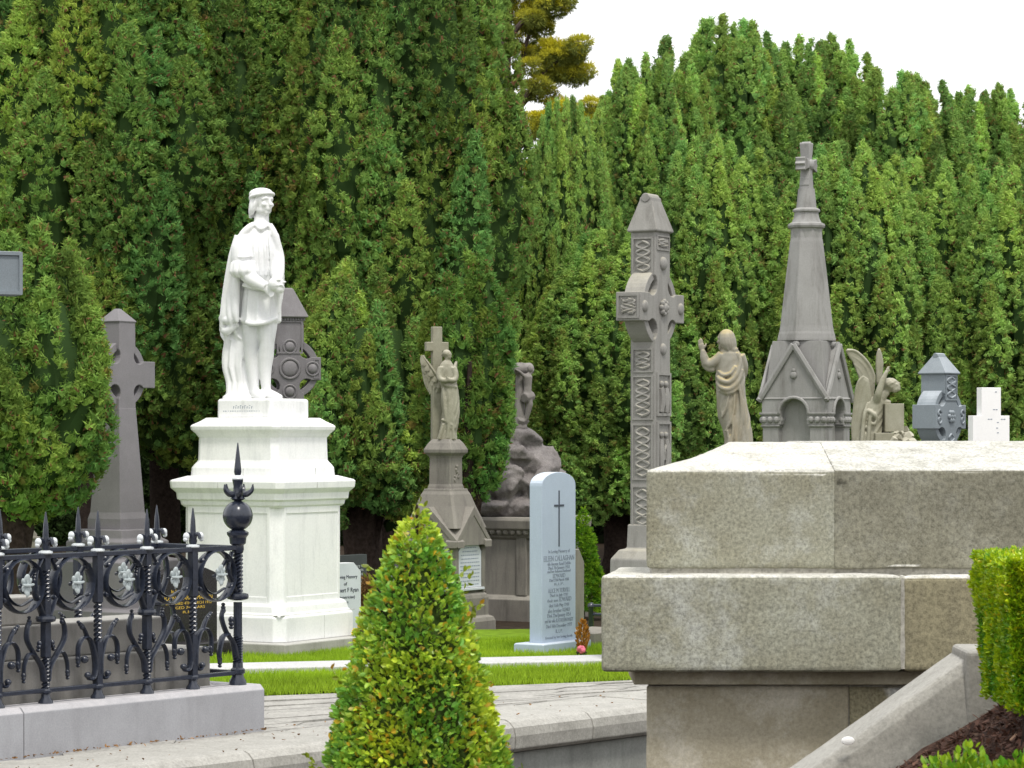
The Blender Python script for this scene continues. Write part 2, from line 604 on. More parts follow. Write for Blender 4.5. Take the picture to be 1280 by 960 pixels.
rg = np.random.default_rng(3)
n = 150000
x = rg.uniform(-3.6, 2.2, n)
y = rg.uniform(18.3, 25.2, n)
fr = (x - B0.x) * -BD.y + (y - B0.y) * BD.x          # >0 beyond the pavement
pd = (x - PO.x) * PN.x + (y - PO.y) * PN.y
keep = (fr > .0) & (np.abs(pd) > w2 + .005) & (y < 24.55 + .14 * x)
x, y = x[keep], y[keep]
n = len(x)
h = rg.uniform(.018, .042, n)
an = rg.uniform(0, 2 * PI, n)
wd = .0035
ln = rg.normal(0, .014, (n, 2))
V = np.zeros((n, 3, 3))
V[:, 0] = np.c_[x - wd * np.cos(an), y - wd * np.sin(an), np.full(n, -.014)]
V[:, 1] = np.c_[x + wd * np.cos(an), y + wd * np.sin(an), np.full(n, -.014)]
V[:, 2] = np.c_[x + ln[:, 0], y + ln[:, 1], h]
base = np.array([.28, .43, .022])
pat = np.array([mnoise.noise(Vector((a_ * 1.6, b_ * 1.6, 0))) for a_, b_ in zip(x, y)])
cc = base * (1 + .22 * pat[:, None] + rg.normal(0, .13, (n, 1))) * np.array([1, 1, 1]) + np.clip(pat, 0, 1)[:, None] * np.array([.05, .02, 0])
o = link('grass', np_mesh('grass', V.reshape(-1, 3), 3, np.repeat(np.clip(cc, .01, 1), 3, axis=0), M['grass']))
tag(o, 'bright green mown grass on either side of the pale path', 'grass', kind='stuff')

# ------------------------------------------------------------------ near bank: mulch bed
M['mulch'] = stone('red_brown_mulch', (.115, .060, .042), (.055, .030, .022), (.16, .10, .07), .5, 50, .5, .95, .9, streak=False, big=14, bdist=.02)


def bedz(x, y):
    return max(.12, min(1.6, .80 + (x - 1.07) * .62 - .05 * (7.9 - y)))


mb = MB()
nx, ny = 90, 60
vs = []
for j in range(ny + 1):
    for i in range(nx + 1):
        xx = -3 + 7 * i / nx
        yy = 2.5 + 5.45 * j / ny
        vs.append((xx, yy, bedz(xx, yy) + .018 * mnoise.noise(Vector((xx * 9, yy * 9, 1))) + .012 * mnoise.noise(Vector((xx * 31, yy * 31, 4)))))
fs = [(j * (nx + 1) + i, j * (nx + 1) + i + 1, (j + 1) * (nx + 1) + i + 1, (j + 1) * (nx + 1) + i) for j in range(ny) for i in range(nx)]
b0 = len(vs)
back = [ny * (nx + 1) + i for i in range(nx + 1)]
for i in range(nx + 1):
    x0, y0, _ = vs[back[i]]
    vs.append((x0, y0, LOW - .05))
for i in range(nx):
    fs.append((back[i], back[i + 1], b0 + i + 1, b0 + i))
mb.add(vs, fs)
struct(mb.build('planting_bed', M['mulch']))
# bark chips lying on the mulch
n = 9000
x = rg.uniform(.9, 1.7, n)
y = rg.uniform(6.2, 7.9, n)
z = np.array([bedz(a_, b_) for a_, b_ in zip(x, y)]) + .014
an = rg.uniform(0, 2 * PI, n)
L = rg.uniform(.006, .018, n)
W = rg.uniform(.002, .006, n)
tl = rg.normal(0, .45, n)
c, s_ = np.cos(an), np.sin(an)
V = np.zeros((n, 4, 3))
for k, (a_, b_) in enumerate(((-1, -1), (1, -1), (1, 1), (-1, 1))):
    V[:, k] = np.c_[x + a_ * L * c - b_ * W * s_, y + a_ * L * s_ + b_ * W * c, z + a_ * L * tl]
cc = np.array([.12, .062, .044]) * rg.uniform(.4, 1.9, (n, 1)) * np.where(rg.random((n, 1)) < .04, np.array([[2.2, 2.6, 2.4]]), 1)
o = link('bark_chips', np_mesh('bark_chips', V.reshape(-1, 3), 4, np.repeat(cc, 4, axis=0), M['grass']))
tag(o, 'loose red brown bark chips covering the planting bed', 'mulch', kind='stuff')
# ------------------------------------------------------------------ foliage
def leaf_template(n, rg, wid=.26, up=.35):
    """n small leaf quads radiating from a twig tip (z = outwards), unit radius"""
    d = rg.normal(0, 1, (n, 3))
    d[:, 2] = np.abs(d[:, 2]) + up
    d /= np.linalg.norm(d, axis=1)[:, None]
    r = rg.normal(0, 1, (n, 3))
    s = np.cross(d, r)
    s /= np.linalg.norm(s, axis=1)[:, None]
    b = d * rg.uniform(.05, .45, (n, 1))
    e = d * rg.uniform(.75, 1.1, (n, 1))
    m = (b + e) * .5
    w = wid * rg.uniform(.7, 1.2, (n, 1))
    return np.stack([b, m + s * w * .5, e, m - s * w * .5], axis=1)      # n,4,3


def frames(d, rg):
    """rotation matrices whose z axis is d, random spin"""
    r = rg.normal(0, 1, d.shape)
    x = np.cross(d, r)
    x /= np.linalg.norm(x, axis=1)[:, None]
    y = np.cross(d, x)
    return np.stack([x, y, d], axis=2)


def scatter(pos, d, size, tint, temps, rg):
    """place tufts; returns quads (K,3) and colours"""
    Vs, Cs = [], []
    pick = rg.integers(0, len(temps), len(pos))
    A = frames(d, rg)
    for k, T in enumerate(temps):
        i = np.where(pick == k)[0]
        if not len(i):
            continue
        q = np.einsum('mij,nkj->mnki', A[i], T) * size[i][:, None, None, None] + pos[i][:, None, None, :]
        Vs.append(q.reshape(-1, 3))
        c = tint[i][:, None, :] * rg.uniform(.84, 1.16, (len(i), T.shape[0], 1))
        Cs.append(np.repeat(c.reshape(-1, 3), 4, axis=0))
    return np.concatenate(Vs), np.concatenate(Cs)


def clump_template(n, rg):
    """a soft spray of short needle shoots: small faces standing off a little dome (z = outwards), unit radius"""
    d = rg.normal(0, 1, (n, 3))
    d[:, 2] = np.abs(d[:, 2] + .25) - .15
    d /= np.linalg.norm(d, axis=1)[:, None]
    nr = d + rg.normal(0, .36, (n, 3))
    nr /= np.linalg.norm(nr, axis=1)[:, None]
    lg = d * .75 + np.array([0, 0, .5]) + rg.normal(0, .45, (n, 3))
    lg = lg - nr * (lg * nr).sum(1)[:, None] * .8
    lg /= np.linalg.norm(lg, axis=1)[:, None]
    sd = np.cross(nr, lg)
    sd /= np.linalg.norm(sd, axis=1)[:, None]
    c = d * rg.uniform(.40, 1.05, (n, 1))
    L = rg.uniform(.50, 1.05, (n, 1))
    W = L * rg.uniform(.20, .32, (n, 1))
    q = np.stack([c - lg * L * .4, c + sd * W * .5, c + lg * L * .6, c - sd * W * .5], axis=1)
    lat, k = [(-.30, .62), (.62, .22)], 5
    dome = []
    wob = rg.uniform(.7, 1.2, (2, k))
    ring_ = [[np.array([r * wob[i, j] * math.cos(6.283 * j / k), r * wob[i, j] * math.sin(6.283 * j / k), z]) for j in range(k)] for i, (z, r) in enumerate(lat)]
    for i in range(1):
        for j in range(k):
            dome.append([ring_[i][j], ring_[i][(j + 1) % k], ring_[i + 1][(j + 1) % k], ring_[i + 1][j]])
    return np.concatenate([q, np.array(dome)])


def yew_crown(seed, H, Rr, zb=.9, w=(.24, .36), tips=12, green=(.075, .17, .035), warm=.35, nleaf=24, ts=.056, dens=1.0, skirt=.85, hot=(.20, .245, .03), Ls=(1.2, 2.6), spread=(.80, 1.10), redness=.035):
    """Irish yew: many upright plumes packed round an added dark heart"""
    rg = np.random.default_rng(seed)
    temps = [clump_template(nleaf, rg) for _ in range(8)]
    zt = np.array([0, .12, .35, .6, .8, .93, 1.0])
    re = np.array([skirt * .80, skirt, 1.0, .92, .70, .42, .12])

    def env(z):
        return Rr * np.interp((z - zb) / (H - zb), zt, re)

    plumes = []
    area = 2 * PI * Rr * (H - zb)
    n = int(area / (1.15 * (w[0] + w[1]) * .9) * dens)
    for i in range(n):
        top = zb + (H - zb) * (.12 + .88 * ((i + rg.random()) / n) ** .9)
        L = rg.uniform(*Ls) * (1 if top - zb > 1.2 else .75)
        a = 2 * PI * ((i * .618034) % 1) + rg.normal(0, .16)
        ww = rg.uniform(*w)
        r1 = env(min(top, H * .985)) * rg.uniform(*spread)
        bot = max(zb + rg.uniform(-.22, .12), top - L)
        r0 = max(0.05, min(env(bot) * .90, r1 + .10) - rg.uniform(.02, .16))
        plumes.append((a, r0, r1, bot, top, ww))
    for i in range(tips):
        a = rg.uniform(0, 2 * PI)
        r1 = Rr * .62 * math.sqrt(rg.random())
        top = H * rg.uniform(.90, 1.03) - r1 * .35
        plumes.append((a, r1 * 1.0, r1 * rg.uniform(.85, 1.1), top - rg.uniform(1.2, 1.9), top, rg.uniform(.13, .21)))
    VV, CC, hv = [], [], []
    green, hot = np.array(green), np.array(hot)
    for (a, r0, r1, bot, top, ww) in plumes:
        if math.sin(a) > .55 and r1 > .35 * Rr:
            continue                             # the side turned from the graves stays bare
        L = top - bot
        m = int(2 * PI * ww * L * .62 / (ts * 1.28) ** 2)
        tt = rg.random(m) ** .92
        aa = rg.uniform(0, 2 * PI, m)
        out = np.array([math.cos(a), math.sin(a), 0])
        sid = np.array([-math.sin(a), math.cos(a), 0])
        ph = rg.uniform(0, 6.28, 4)
        prof = ww * np.sin(PI * np.clip(tt, 0, 1) ** .62) ** .75 * (1 - .25 * tt)
        prof = prof * (1 + .13 * np.sin(2.5 * aa + 9 * tt * L + ph[0]) * np.sin(6.6 * tt * L + ph[1])) * rg.uniform(.90, 1.07, m)
        cen = out[None] * (r0 + (r1 - r0) * tt + .08 * np.sin(PI * tt))[:, None] + np.array([0, 0, 1.])[None] * (bot + L * tt)[:, None] + sid[None] * (.05 * np.sin(3 * tt + ph[2]))[:, None]
        nd = out[None] * np.cos(aa)[:, None] + sid[None] * np.sin(aa)[:, None]
        pos = cen + nd * prof[:, None]
        keep = (nd @ out > -.35) | (tt > .8)
        d = nd + np.array([0, 0, .75])[None] + rg.normal(0, .22, (m, 3))
        d /= np.linalg.norm(d, axis=1)[:, None]
        tone = rg.normal(0, .17)
        hue = np.clip(rg.normal(warm, .17), 0, 1) + rg.normal(0, .10, (m, 1))
        hue = np.clip(hue + .16 * (tt[:, None] - .5), 0, 1)
        c = green * (1 - hue) + hot * hue
        c = c * (1 + tone) * (1 + rg.normal(0, .09, (m, 1)))
        red = rg.random(m) < .02
        c[red] = c[red] * .5 + np.array([.20, .085, .03]) * .5
        sz = ts * rg.uniform(.70, 1.30, m)
        k0 = keep.sum()
        v, q = scatter(pos[keep], d[keep], sz[keep], np.clip(c[keep], .006, 1), temps, rg)
        lr = np.repeat(rg.random(len(q) // 4) < redness, 4)
        q[lr] = np.array([.22, .12, .055])
        VV.append(v)
        CC.append(q)
        # added dark core of the plume, shade between tufts put into its colour
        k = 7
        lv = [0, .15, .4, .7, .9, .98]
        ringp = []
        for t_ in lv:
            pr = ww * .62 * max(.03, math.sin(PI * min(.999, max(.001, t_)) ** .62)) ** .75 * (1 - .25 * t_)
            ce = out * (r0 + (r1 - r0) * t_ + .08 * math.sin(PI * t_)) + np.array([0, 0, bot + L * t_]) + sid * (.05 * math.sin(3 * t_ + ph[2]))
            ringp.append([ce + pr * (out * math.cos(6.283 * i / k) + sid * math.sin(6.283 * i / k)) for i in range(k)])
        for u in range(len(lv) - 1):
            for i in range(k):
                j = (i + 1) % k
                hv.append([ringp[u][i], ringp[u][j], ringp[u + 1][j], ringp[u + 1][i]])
    # added dark heart, its colour standing in for shade in the gaps
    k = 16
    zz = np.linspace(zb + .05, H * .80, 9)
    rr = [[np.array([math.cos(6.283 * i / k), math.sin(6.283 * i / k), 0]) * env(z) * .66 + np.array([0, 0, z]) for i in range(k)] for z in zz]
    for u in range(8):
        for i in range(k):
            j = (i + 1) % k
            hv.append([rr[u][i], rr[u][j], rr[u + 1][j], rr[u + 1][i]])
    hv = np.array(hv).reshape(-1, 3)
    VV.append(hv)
    CC.append(np.tile(np.array([.045, .090, .024]), (len(hv), 1)))  # gap shade, lifted a little for haze, put into this colour
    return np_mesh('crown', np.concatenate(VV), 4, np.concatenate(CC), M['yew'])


def yew_trunk(seed, H, zb):
    rg = random.Random(seed)
    mb = MB()
    pts = [(0, 0, -.1), (.02, .01, .3), (rg.uniform(-.06, .06), 0, zb), (rg.uniform(-.1, .1), .05, zb + 1.0), (0, 0, H * .7)]
    mb.tube(cr(pts, 5), lerpl([.24, .19, .17, .15, .05], 21), 10)
    for i in range(6):
        a = i * 1.05 + rg.uniform(-.3, .3)
        r = rg.uniform(.18, .38)
        b = [(0, 0, rg.uniform(.1, .5)), (math.cos(a) * r * .4, math.sin(a) * r * .4, zb * .8), (math.cos(a) * r * .8, math.sin(a) * r * .8, zb + .5), (math.cos(a) * r, math.sin(a) * r, zb + 1.1)]
        mb.tube(cr(b, 4), lerpl([.09, .07, .05, .02], 13), 7)
    me = mb.mesh('trunk')
    me.materials.append(M['bark'])
    shade(me)
    return me


KIND = {}


def kind(key, seed, H, Rr, zb, **kw):
    KIND[key] = (yew_crown(seed, H, Rr, zb, **kw), yew_trunk(seed, H, zb), H)


LG = dict(green=(.110, .245, .058), warm=.38, hot=(.265, .355, .052), Ls=(1.7, 3.2), spread=(.70, 1.14), redness=.055)
RG = dict(green=(.175, .350, .088), warm=.36, ts=.059, hot=(.33, .44, .072))
kind('tall', 11, 8.4, 1.30, 1.75, w=(.34, .54), tips=7, skirt=.72, **LG)
kind('tall2', 12, 8.0, 1.25, 1.55, w=(.32, .52), tips=7, skirt=.75, **LG)
kind('low', 13, 3.45, .95, 1.22, w=(.22, .32), tips=12, dens=1.55, skirt=.40, green=(.105, .235, .050), warm=.36, hot=(.25, .33, .045))
kind('mid', 14, 3.5, .85, .95, w=(.20, .30), tips=7, dens=1.2, skirt=.7, green=(.105, .235, .056), warm=.36, hot=(.26, .345, .05), redness=.05)
kind('hang', 18, 3.45, .36, 1.30, w=(.14, .20), tips=5, dens=1.3, skirt=.8, green=(.075, .18, .036), warm=.3)
kind('dome', 15, 7.3, 1.75, 1.2, w=(.20, .30), tips=30, dens=1.0, **RG)
kind('dome2', 16, 7.0, 1.55, 1.0, w=(.20, .30), tips=28, dens=1.0, **RG)
kind('spry', 17, 5.6, 1.25, .9, w=(.18, .27), tips=18, dens=1.1, **RG)

YEWG = 'upright yews behind the monuments'


def yew(key, px, Z, rot, label, sxy=1.0, sz=1.0):
    cr_, tr_, H = KIND[key]
    r = thing('yew_tree', label, 'tree', (XP(px, Z), Z, 0), rot, YEWG)
    r.scale = (sxy, sxy, sz)
    link('crown', cr_, r)
    link('trunk', tr_, r)
    return r


yew('low', 9, 22.9, 9, 'low spreading yew overhanging the plain grey cross at far left')
yew('tall', 118, 31.0, 2, 'tall dark yew rising behind the left half of the iron railing')
yew('tall2', 292, 32.0, 16, 'tall yew directly behind the white cloaked statue')
yew('tall', 455, 32.4, -35, 'tall yew filling the gap between white statue and angel with cross', 1.0, 1.03)
yew('tall2', 510, 31.0, 35, 'tall yew behind the angel with cross, against the sky gap', .95, 1.08)
yew('mid', 452, 29.6, 4, 'small rounded yew between dark ringed cross and angel with cross', .92, 1.0)
yew('hang', 580, 27.05, 26, 'small drooping yew overhanging the rock mound')
yew('tall2', -60, 32.5, 7, 'tall yew cut by the left edge of the picture')
yew('tall', 205, 35.6, -13, 'tall yew in the second row, seen between the two yews left of the statue', 1.05, 1.0)
yew('tall2', 385, 36.0, -24, 'tall yew in the second row, just right of the white statue', 1.05, 1.0)
yew('tall', 20, 36.0, 22, 'tall yew in the second row at far left', 1.05, 1.0)
yew('tall', 490, 36.5, 29, 'tall yew in the second row, left of the sky gap', .9, 1.0)
yew('dome', 812, 39.5, 4, 'broad many-tipped yew behind the tall carved cross, left end of the right hand group', .80, .94)
yew('dome2', 905, 41.0, 31, 'highest many-tipped yew, between carved cross and spire monument', 1.05, 1.085)
yew('dome', 1010, 42.5, -22, 'many-tipped yew rising straight behind the spire monument', 1.0, 1.03)
yew('dome2', 1120, 41.5, 11, 'many-tipped yew behind the small blue grey cross', 1.05, .99)
yew('dome', 1222, 42.5, -35, 'many-tipped yew above the plain white cross', .90, .93)
yew('dome2', 1330, 40.5, -13, 'many-tipped yew cut by the right edge of the picture', 1.0, .84)
yew('spry', 712, 38.0, 2, 'slender lower yew just right of the sky gap', .62, 1.10)
yew('spry', 890, 37.6, 20, 'lower front yew between carved cross and raised-hand figure', .95, 1.0)
yew('spry', 1060, 37.2, 37, 'lower front yew between spire monument and winged mourner', 1.0, .98)
yew('spry', 1165, 38.0, -24, 'lower front yew behind the small blue grey cross', 1.0, .96)
yew('spry', 1275, 37.4, -7, 'lower front yew right of the plain white cross', 1.0, .93)
yew('spry', 770, 37.0, -18, 'lower front yew left of the tall carved cross', .95, .78)

# added dark leafy bank, shade in its colour, closes the view under the crowns
rg = np.random.default_rng(77)
temps = [leaf_template(16, rg) for _ in range(5)]
n = 15000
x = rg.uniform(-13, 15, n)
z = rg.uniform(0, 3.3, n)
y = 47.0 + .5 * np.sin(x * 1.3) + .35 * np.sin(z * 2.1 + x) - .3 * (z < 1) + rg.normal(0, .12, n)
d = np.c_[rg.normal(0, .4, n), -np.ones(n), rg.uniform(.1, .9, n)]
d /= np.linalg.norm(d, axis=1)[:, None]
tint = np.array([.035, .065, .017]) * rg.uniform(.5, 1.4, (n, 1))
v, c = scatter(np.c_[x, y, z], d, rg.uniform(.12, .22, n), tint, temps, rg)
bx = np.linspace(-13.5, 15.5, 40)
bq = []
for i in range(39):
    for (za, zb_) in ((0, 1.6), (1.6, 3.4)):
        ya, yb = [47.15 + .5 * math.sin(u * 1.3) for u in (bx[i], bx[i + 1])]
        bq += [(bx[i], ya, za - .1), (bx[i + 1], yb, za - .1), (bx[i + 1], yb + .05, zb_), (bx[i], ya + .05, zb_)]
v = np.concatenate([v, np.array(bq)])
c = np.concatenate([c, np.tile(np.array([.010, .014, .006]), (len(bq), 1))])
o = link('backdrop', np_mesh('backdrop', v, 4, c, M['yew']))
tag(o, 'dark leafy undergrowth added for the shade beneath the yews', 'backdrop', kind='stuff')

# ------------------------------------------------------------------ golden-tipped pine in the sky gap
pt = thing('pine_tree', 'far pine with golden green tips in the gap of sky', 'tree', (XP(628, 60), 60, 0))
mb = MB()
tr = cr([(0, 0, -.2), (.1, 0, 4), (-.05, .1, 8), (.2, 0, 12.5)], 8)
mb.tube(tr, lerpl([.34, .28, .22, .08], len(tr)), 10)
limbs = [  # (start z, [(x, y, z) ...]) ends carry foliage
    (7.4, [(.6, .1, 7.9), (1.2, 0, 8.25), (1.72, -.2, 8.2)]),
    (8.0, [(.5, .1, 8.7), (.95, .1, 9.1), (1.45, -.1, 9.15)]),
    (7.0, [(.5, -.1, 7.0), (.8, -.1, 7.1), (1.05, -.1, 7.15)]),
    (7.8, [(.4, -.2, 8.6), (.85, -.3, 9.2), (1.35, -.3, 9.6)]),
    (7.4, [(.35, -.3, 7.75), (.75, -.4, 8.0), (1.0, -.4, 8.1)]),
    (6.4, [(.5, .2, 6.8), (.9, .1, 7.15), (1.15, 0, 7.2)]),
    (8.4, [(.3, .2, 9.2), (.5, .2, 9.9), (.7, .1, 10.4)]),
    (5.8, [(.3, 0, 6.0), (.6, 0, 6.25), (.75, 0, 6.3)]),
    (8.8, [(-.6, 0, 9.2), (-1.3, .1, 9.5), (-1.9, 0, 9.6)]),
    (7.3, [(-.6, 0, 7.7), (-1.4, .1, 7.9), (-1.9, 0, 7.9)]),
    (9.5, [(.3, -.4, 10.1), (.8, -.5, 10.5), (1.2, -.4, 10.7)]),
]
rg = np.random.default_rng(21)
temps = [leaf_template(26, rg, .12, .1) for _ in range(6)]
cp, cdv, cs, ct = [], [], [], []


def clump(c, r, k, gold):
    p = rg.normal(0, 1, (k, 3))
    p /= np.linalg.norm(p, axis=1)[:, None]
    rad = rg.uniform(.55, 1.0, (k, 1))
    q = p * rad * np.array(r) + np.array(c)
    d = p + np.array([0, 0, .5])
    d /= np.linalg.norm(d, axis=1)[:, None]
    up = np.clip(p[:, 2:3] * .8 + .45 + rg.normal(0, .15, (k, 1)), 0, 1) * gold
    cp.append(q)
    cdv.append(d)
    cs.append(rg.uniform(.10, .17, k))
    ct.append(np.array([.20, .24, .05]) * (1 - up) + np.array([.80, .72, .04]) * up)


for z0, ps in limbs:
    x0 = np.interp(z0, [0, 4, 8, 12.5], [0, .1, -.05, .2])
    path = cr([(x0, 0, z0)] + ps, 5)
    mb.tube(path, lerpl([.085, .06, .04, .02], len(path)), 7)
    for i in range(5):
        u = path[int(len(path) * rng.uniform(.35, .98))]
        e = u + Vector((rng.uniform(-.1, .4), rng.uniform(-.3, .3), rng.uniform(-.05, .35)))
        mb.tube([u, u.lerp(e, .5) + Vector((0, 0, -.03)), e], [.022, .016, .01], 5)
        clump(e, (.26, .24, .15), 60, rng.uniform(.5, 1))
    e = path[-1]
    clump(e, (.34, .3, .20), 110, 1)
    clump(e + Vector((-.35, .05, .10)), (.34, .3, .17), 90, .9)
    clump(path[-4] + Vector((0, -.1, .12)), (.30, .28, .16), 80, .8)
clump((.1, 0, 11.2), (.8, .7, .6), 600, .8)
clump((.2, 0, 12.4), (.5, .5, .6), 400, .9)
mb.build('trunk', M['pinebark'], pt, smooth=True)
v, c = scatter(np.concatenate(cp), np.concatenate(cdv), np.concatenate(cs), np.concatenate(ct), temps, rg)
link('crown', np_mesh('crown', v, 4, c, M['pine']), pt)

# ------------------------------------------------------------------ near plants
def leafy(name, pos, d, size, tint, parent, mat, wid=.55, rg=None, nl=1):
    """ovate folded leaves, two quads each, one per position"""
    n = len(pos)
    A = frames(d, rg)
    prof = [(0, 0), (.32, .5), (.72, .40), (1.0, 0)]
    V = []
    for sgn in (-1, 1):
        q = np.array([[0, 0, 0], [sgn * wid * .5, .10, .35], [sgn * wid * .42, .10, .70], [0, -.03, 1.0]])
        V.append(np.einsum('mij,kj->mki', A, q) * size[:, None, None] + pos[:, None, :])
    V = np.stack(V, 1).reshape(-1, 3)
    c = np.repeat(tint, 8, axis=0)
    return link(name, np_mesh(name, V, 4, c, mat), parent)


# clipped box cone in front of the terrace
Zc = 6.3
ct_ = thing('topiary_cone', 'conical clipped box bush with green and orange leaves, front centre', 'bush', (XP(521, Zc), Zc, .12))
rg = np.random.default_rng(31)
n = 48000
H = 1.415
tt = np.clip(1 - rg.random(n) ** .60, 0, .994)
aa = rg.uniform(0, 2 * PI, n)
prof = .285 * (H * (1 - tt)) ** .66
lump = 1 + .05 * np.sin(3 * aa + 14 * tt) + .04 * np.sin(7 * aa - 23 * tt) + .04 * np.sin(11 * aa + 37 * tt)
rad = prof * lump * (1 - np.abs(rg.normal(0, .085, n)))
pos = np.c_[rad * np.cos(aa), rad * np.sin(aa), H * tt + rg.normal(0, .008, n)]
nd = np.c_[np.cos(aa), np.sin(aa), np.full(n, .55)] + rg.normal(0, .55, (n, 3))
nd /= np.linalg.norm(nd, axis=1)[:, None]
pn = np.array([mnoise.noise(Vector((p[0] * 9, p[1] * 9, p[2] * 9))) for p in pos])
pn2 = np.array([mnoise.noise(Vector((p[0] * 22 + 5, p[1] * 22, p[2] * 14))) for p in pos])
mixv = np.clip(.38 + .75 * pn + .35 * pn2 + rg.normal(0, .2, n) + .25 * (tt - .5), 0, 1)[:, None]
tint = np.array([.18, .42, .06]) * (1 - mixv) + np.array([.58, .68, .05]) * mixv
oo = rg.random(n) < .035 + .05 * (pn2 > .2)
tint[oo] = np.array([.66, .44, .04]) * rg.uniform(.6, 1.3, (oo.sum(), 1))
wh = rg.random(n) < .006
tint[wh] = np.array([.75, .66, .22])
tint *= rg.uniform(.72, 1.25, (n, 1))
# wandering shoots near the tip and along the sides
sp, sd = [], []
for i in range(46):
    t_ = rg.uniform(.45, .97)
    a_ = rg.uniform(0, 2 * PI)
    r_ = .297 * (H * (1 - t_)) ** .66
    b_ = np.array([r_ * math.cos(a_), r_ * math.sin(a_), H * t_])
    g_ = np.array([math.cos(a_) * .7, math.sin(a_) * .7, 1.0]) + rg.normal(0, .2, 3)
    g_ /= np.linalg.norm(g_)
    for k in range(7):
        sp.append(b_ + g_ * (.008 * k))
        sd.append(g_ + rg.normal(0, .7, 3))
for k in range(34):
    sp.append(np.array([rg.normal(0, .008) + .004, rg.normal(0, .008), H * .965 + k * .0022]))
    sd.append(np.array([0, 0, .8]) + rg.normal(0, .7, 3))
sp, sd = np.array(sp), np.array(sd)
sd /= np.linalg.norm(sd, axis=1)[:, None]
st = np.array([.26, .33, .025]) * rg.uniform(.6, 1.3, (len(sp), 1))
st[rg.random(len(sp)) < .12] = (.48, .26, .02)
leafy('foliage', np.concatenate([pos, sp]), np.concatenate([nd, sd]), np.concatenate([rg.uniform(.012, .021, n), rg.uniform(.012, .02, len(sp))]),
      np.concatenate([tint, st]), ct_, M['leaf'], .62, rg)
mb = MB()
mb.tube([(0, 0, -.1), (.01, 0, .5), (0, 0, 1.0), (0, 0, H + .02)], [.022, .018, .011, .003], 7)
for i in range(110):
    t_ = .04 + .9 * i / 110
    a_ = i * 2.4
    r_ = .27 * (H * (1 - t_)) ** .62
    mb.tube([(0, 0, H * t_ - .06 * (1 - t_)), (r_ * .5 * math.cos(a_), r_ * .5 * math.sin(a_), H * t_ - .02), (r_ * math.cos(a_), r_ * math.sin(a_), H * t_ + .03)], [.006, .004, .002], 4)
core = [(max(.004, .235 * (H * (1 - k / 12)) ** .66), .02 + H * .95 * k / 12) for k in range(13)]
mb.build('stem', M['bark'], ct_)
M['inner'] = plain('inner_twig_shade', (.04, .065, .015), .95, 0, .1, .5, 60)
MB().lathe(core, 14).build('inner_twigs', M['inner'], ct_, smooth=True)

# clipped box hedge at the right edge
Zh = 7.15
hx0, hx1, hy0, hy1 = XP(1261, Zh), XP(1261, Zh) + 1.1, Zh, Zh + .55
hz0, hz1 = 1.045, 1.395
ht = thing('box_hedge', 'square clipped bright green hedge at the right edge, standing on the mulch', 'hedge', (hx0, hy0, 0))
rg = np.random.default_rng(41)
n = 60000
fc = rg.random(n)
u, v_ = rg.random(n), rg.random(n)
LX, LY = hx1 - hx0, hy1 - hy0
pos = np.zeros((n, 3))
nd = np.zeros((n, 3))
fr_, tp, lf = fc < .62, (fc >= .62) & (fc < .80), fc >= .80
u[fr_] = u[fr_] ** 1.4
pos[fr_] = np.c_[u[fr_] * LX, np.zeros(fr_.sum()), v_[fr_]]
nd[fr_] = (0, -1, .35)
pos[tp] = np.c_[u[tp] * LX, v_[tp] * LY, np.ones(tp.sum())]
nd[tp] = (0, -.15, 1)
pos[lf] = np.c_[np.zeros(lf.sum()), u[lf] * LY, v_[lf]]
nd[lf] = (-1, 0, .35)
ripple = np.array([mnoise.noise(Vector((p[0] * 11, p[1] * 11, p[2] * 3.2))) for p in pos])
rip2 = np.array([mnoise.noise(Vector((p[0] * 30, p[1] * 30, p[2] * 8))) for p in pos])
dep = np.abs(rg.normal(0, .018, n)) - .016 * ripple - .010 * rip2
pos -= nd / np.linalg.norm(nd, axis=1)[:, None] * dep[:, None]
# left face leans out towards its top, underside lifts off the ground
hh = pos[:, 2].copy()
pos[:, 0] += .035 * (1 - hh) ** 1.4
pos[:, 1] += .03 * (1 - hh)
hz_top = hz1 + .055 * np.clip(pos[:, 0], 0, .4)
pos[:, 2] = hz0 + hh * (hz_top - hz0) + (1 - hh) * (.28 * np.clip(pos[:, 0], 0, 1) - .04)
ndd = nd + rg.normal(0, .6, (n, 3)) + np.array([0, 0, .4])
ndd /= np.linalg.norm(ndd, axis=1)[:, None]
mv = np.clip(.45 + .9 * ripple + .5 * rip2 + rg.normal(0, .18, n) + .35 * (hh - .6), 0, 1)[:, None]
tint = np.array([.10, .29, .014]) * (1 - mv) + np.array([.47, .60, .012]) * mv
ye = rg.random(n) < .05
tint[ye] = (.52, .50, .02)
tint *= rg.uniform(.75, 1.25, (n, 1))
leafy('foliage', pos, ndd, rg.uniform(.011, .019, n), tint, ht, M['leaf'], .5, rg)
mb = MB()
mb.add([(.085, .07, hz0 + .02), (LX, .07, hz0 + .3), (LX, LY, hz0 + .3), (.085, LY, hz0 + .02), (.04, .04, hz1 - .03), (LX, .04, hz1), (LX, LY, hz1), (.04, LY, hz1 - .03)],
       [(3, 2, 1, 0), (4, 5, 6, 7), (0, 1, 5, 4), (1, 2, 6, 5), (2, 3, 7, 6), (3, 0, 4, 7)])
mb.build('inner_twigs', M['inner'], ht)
mb = MB()
for i in range(9):
    x0 = .07 + .11 * i
    zz = bedz(hx0 + x0, hy0 + .2)
    mb.tube([(x0, .2 + .02 * (i % 3), zz - .05), (x0 + .01, .2, zz + .06), (x0 - .02, .2, hz0 + .2 + .6 * x0)], [.013, .011, .006], 6)
mb.build('stem', M['bark'], ht)

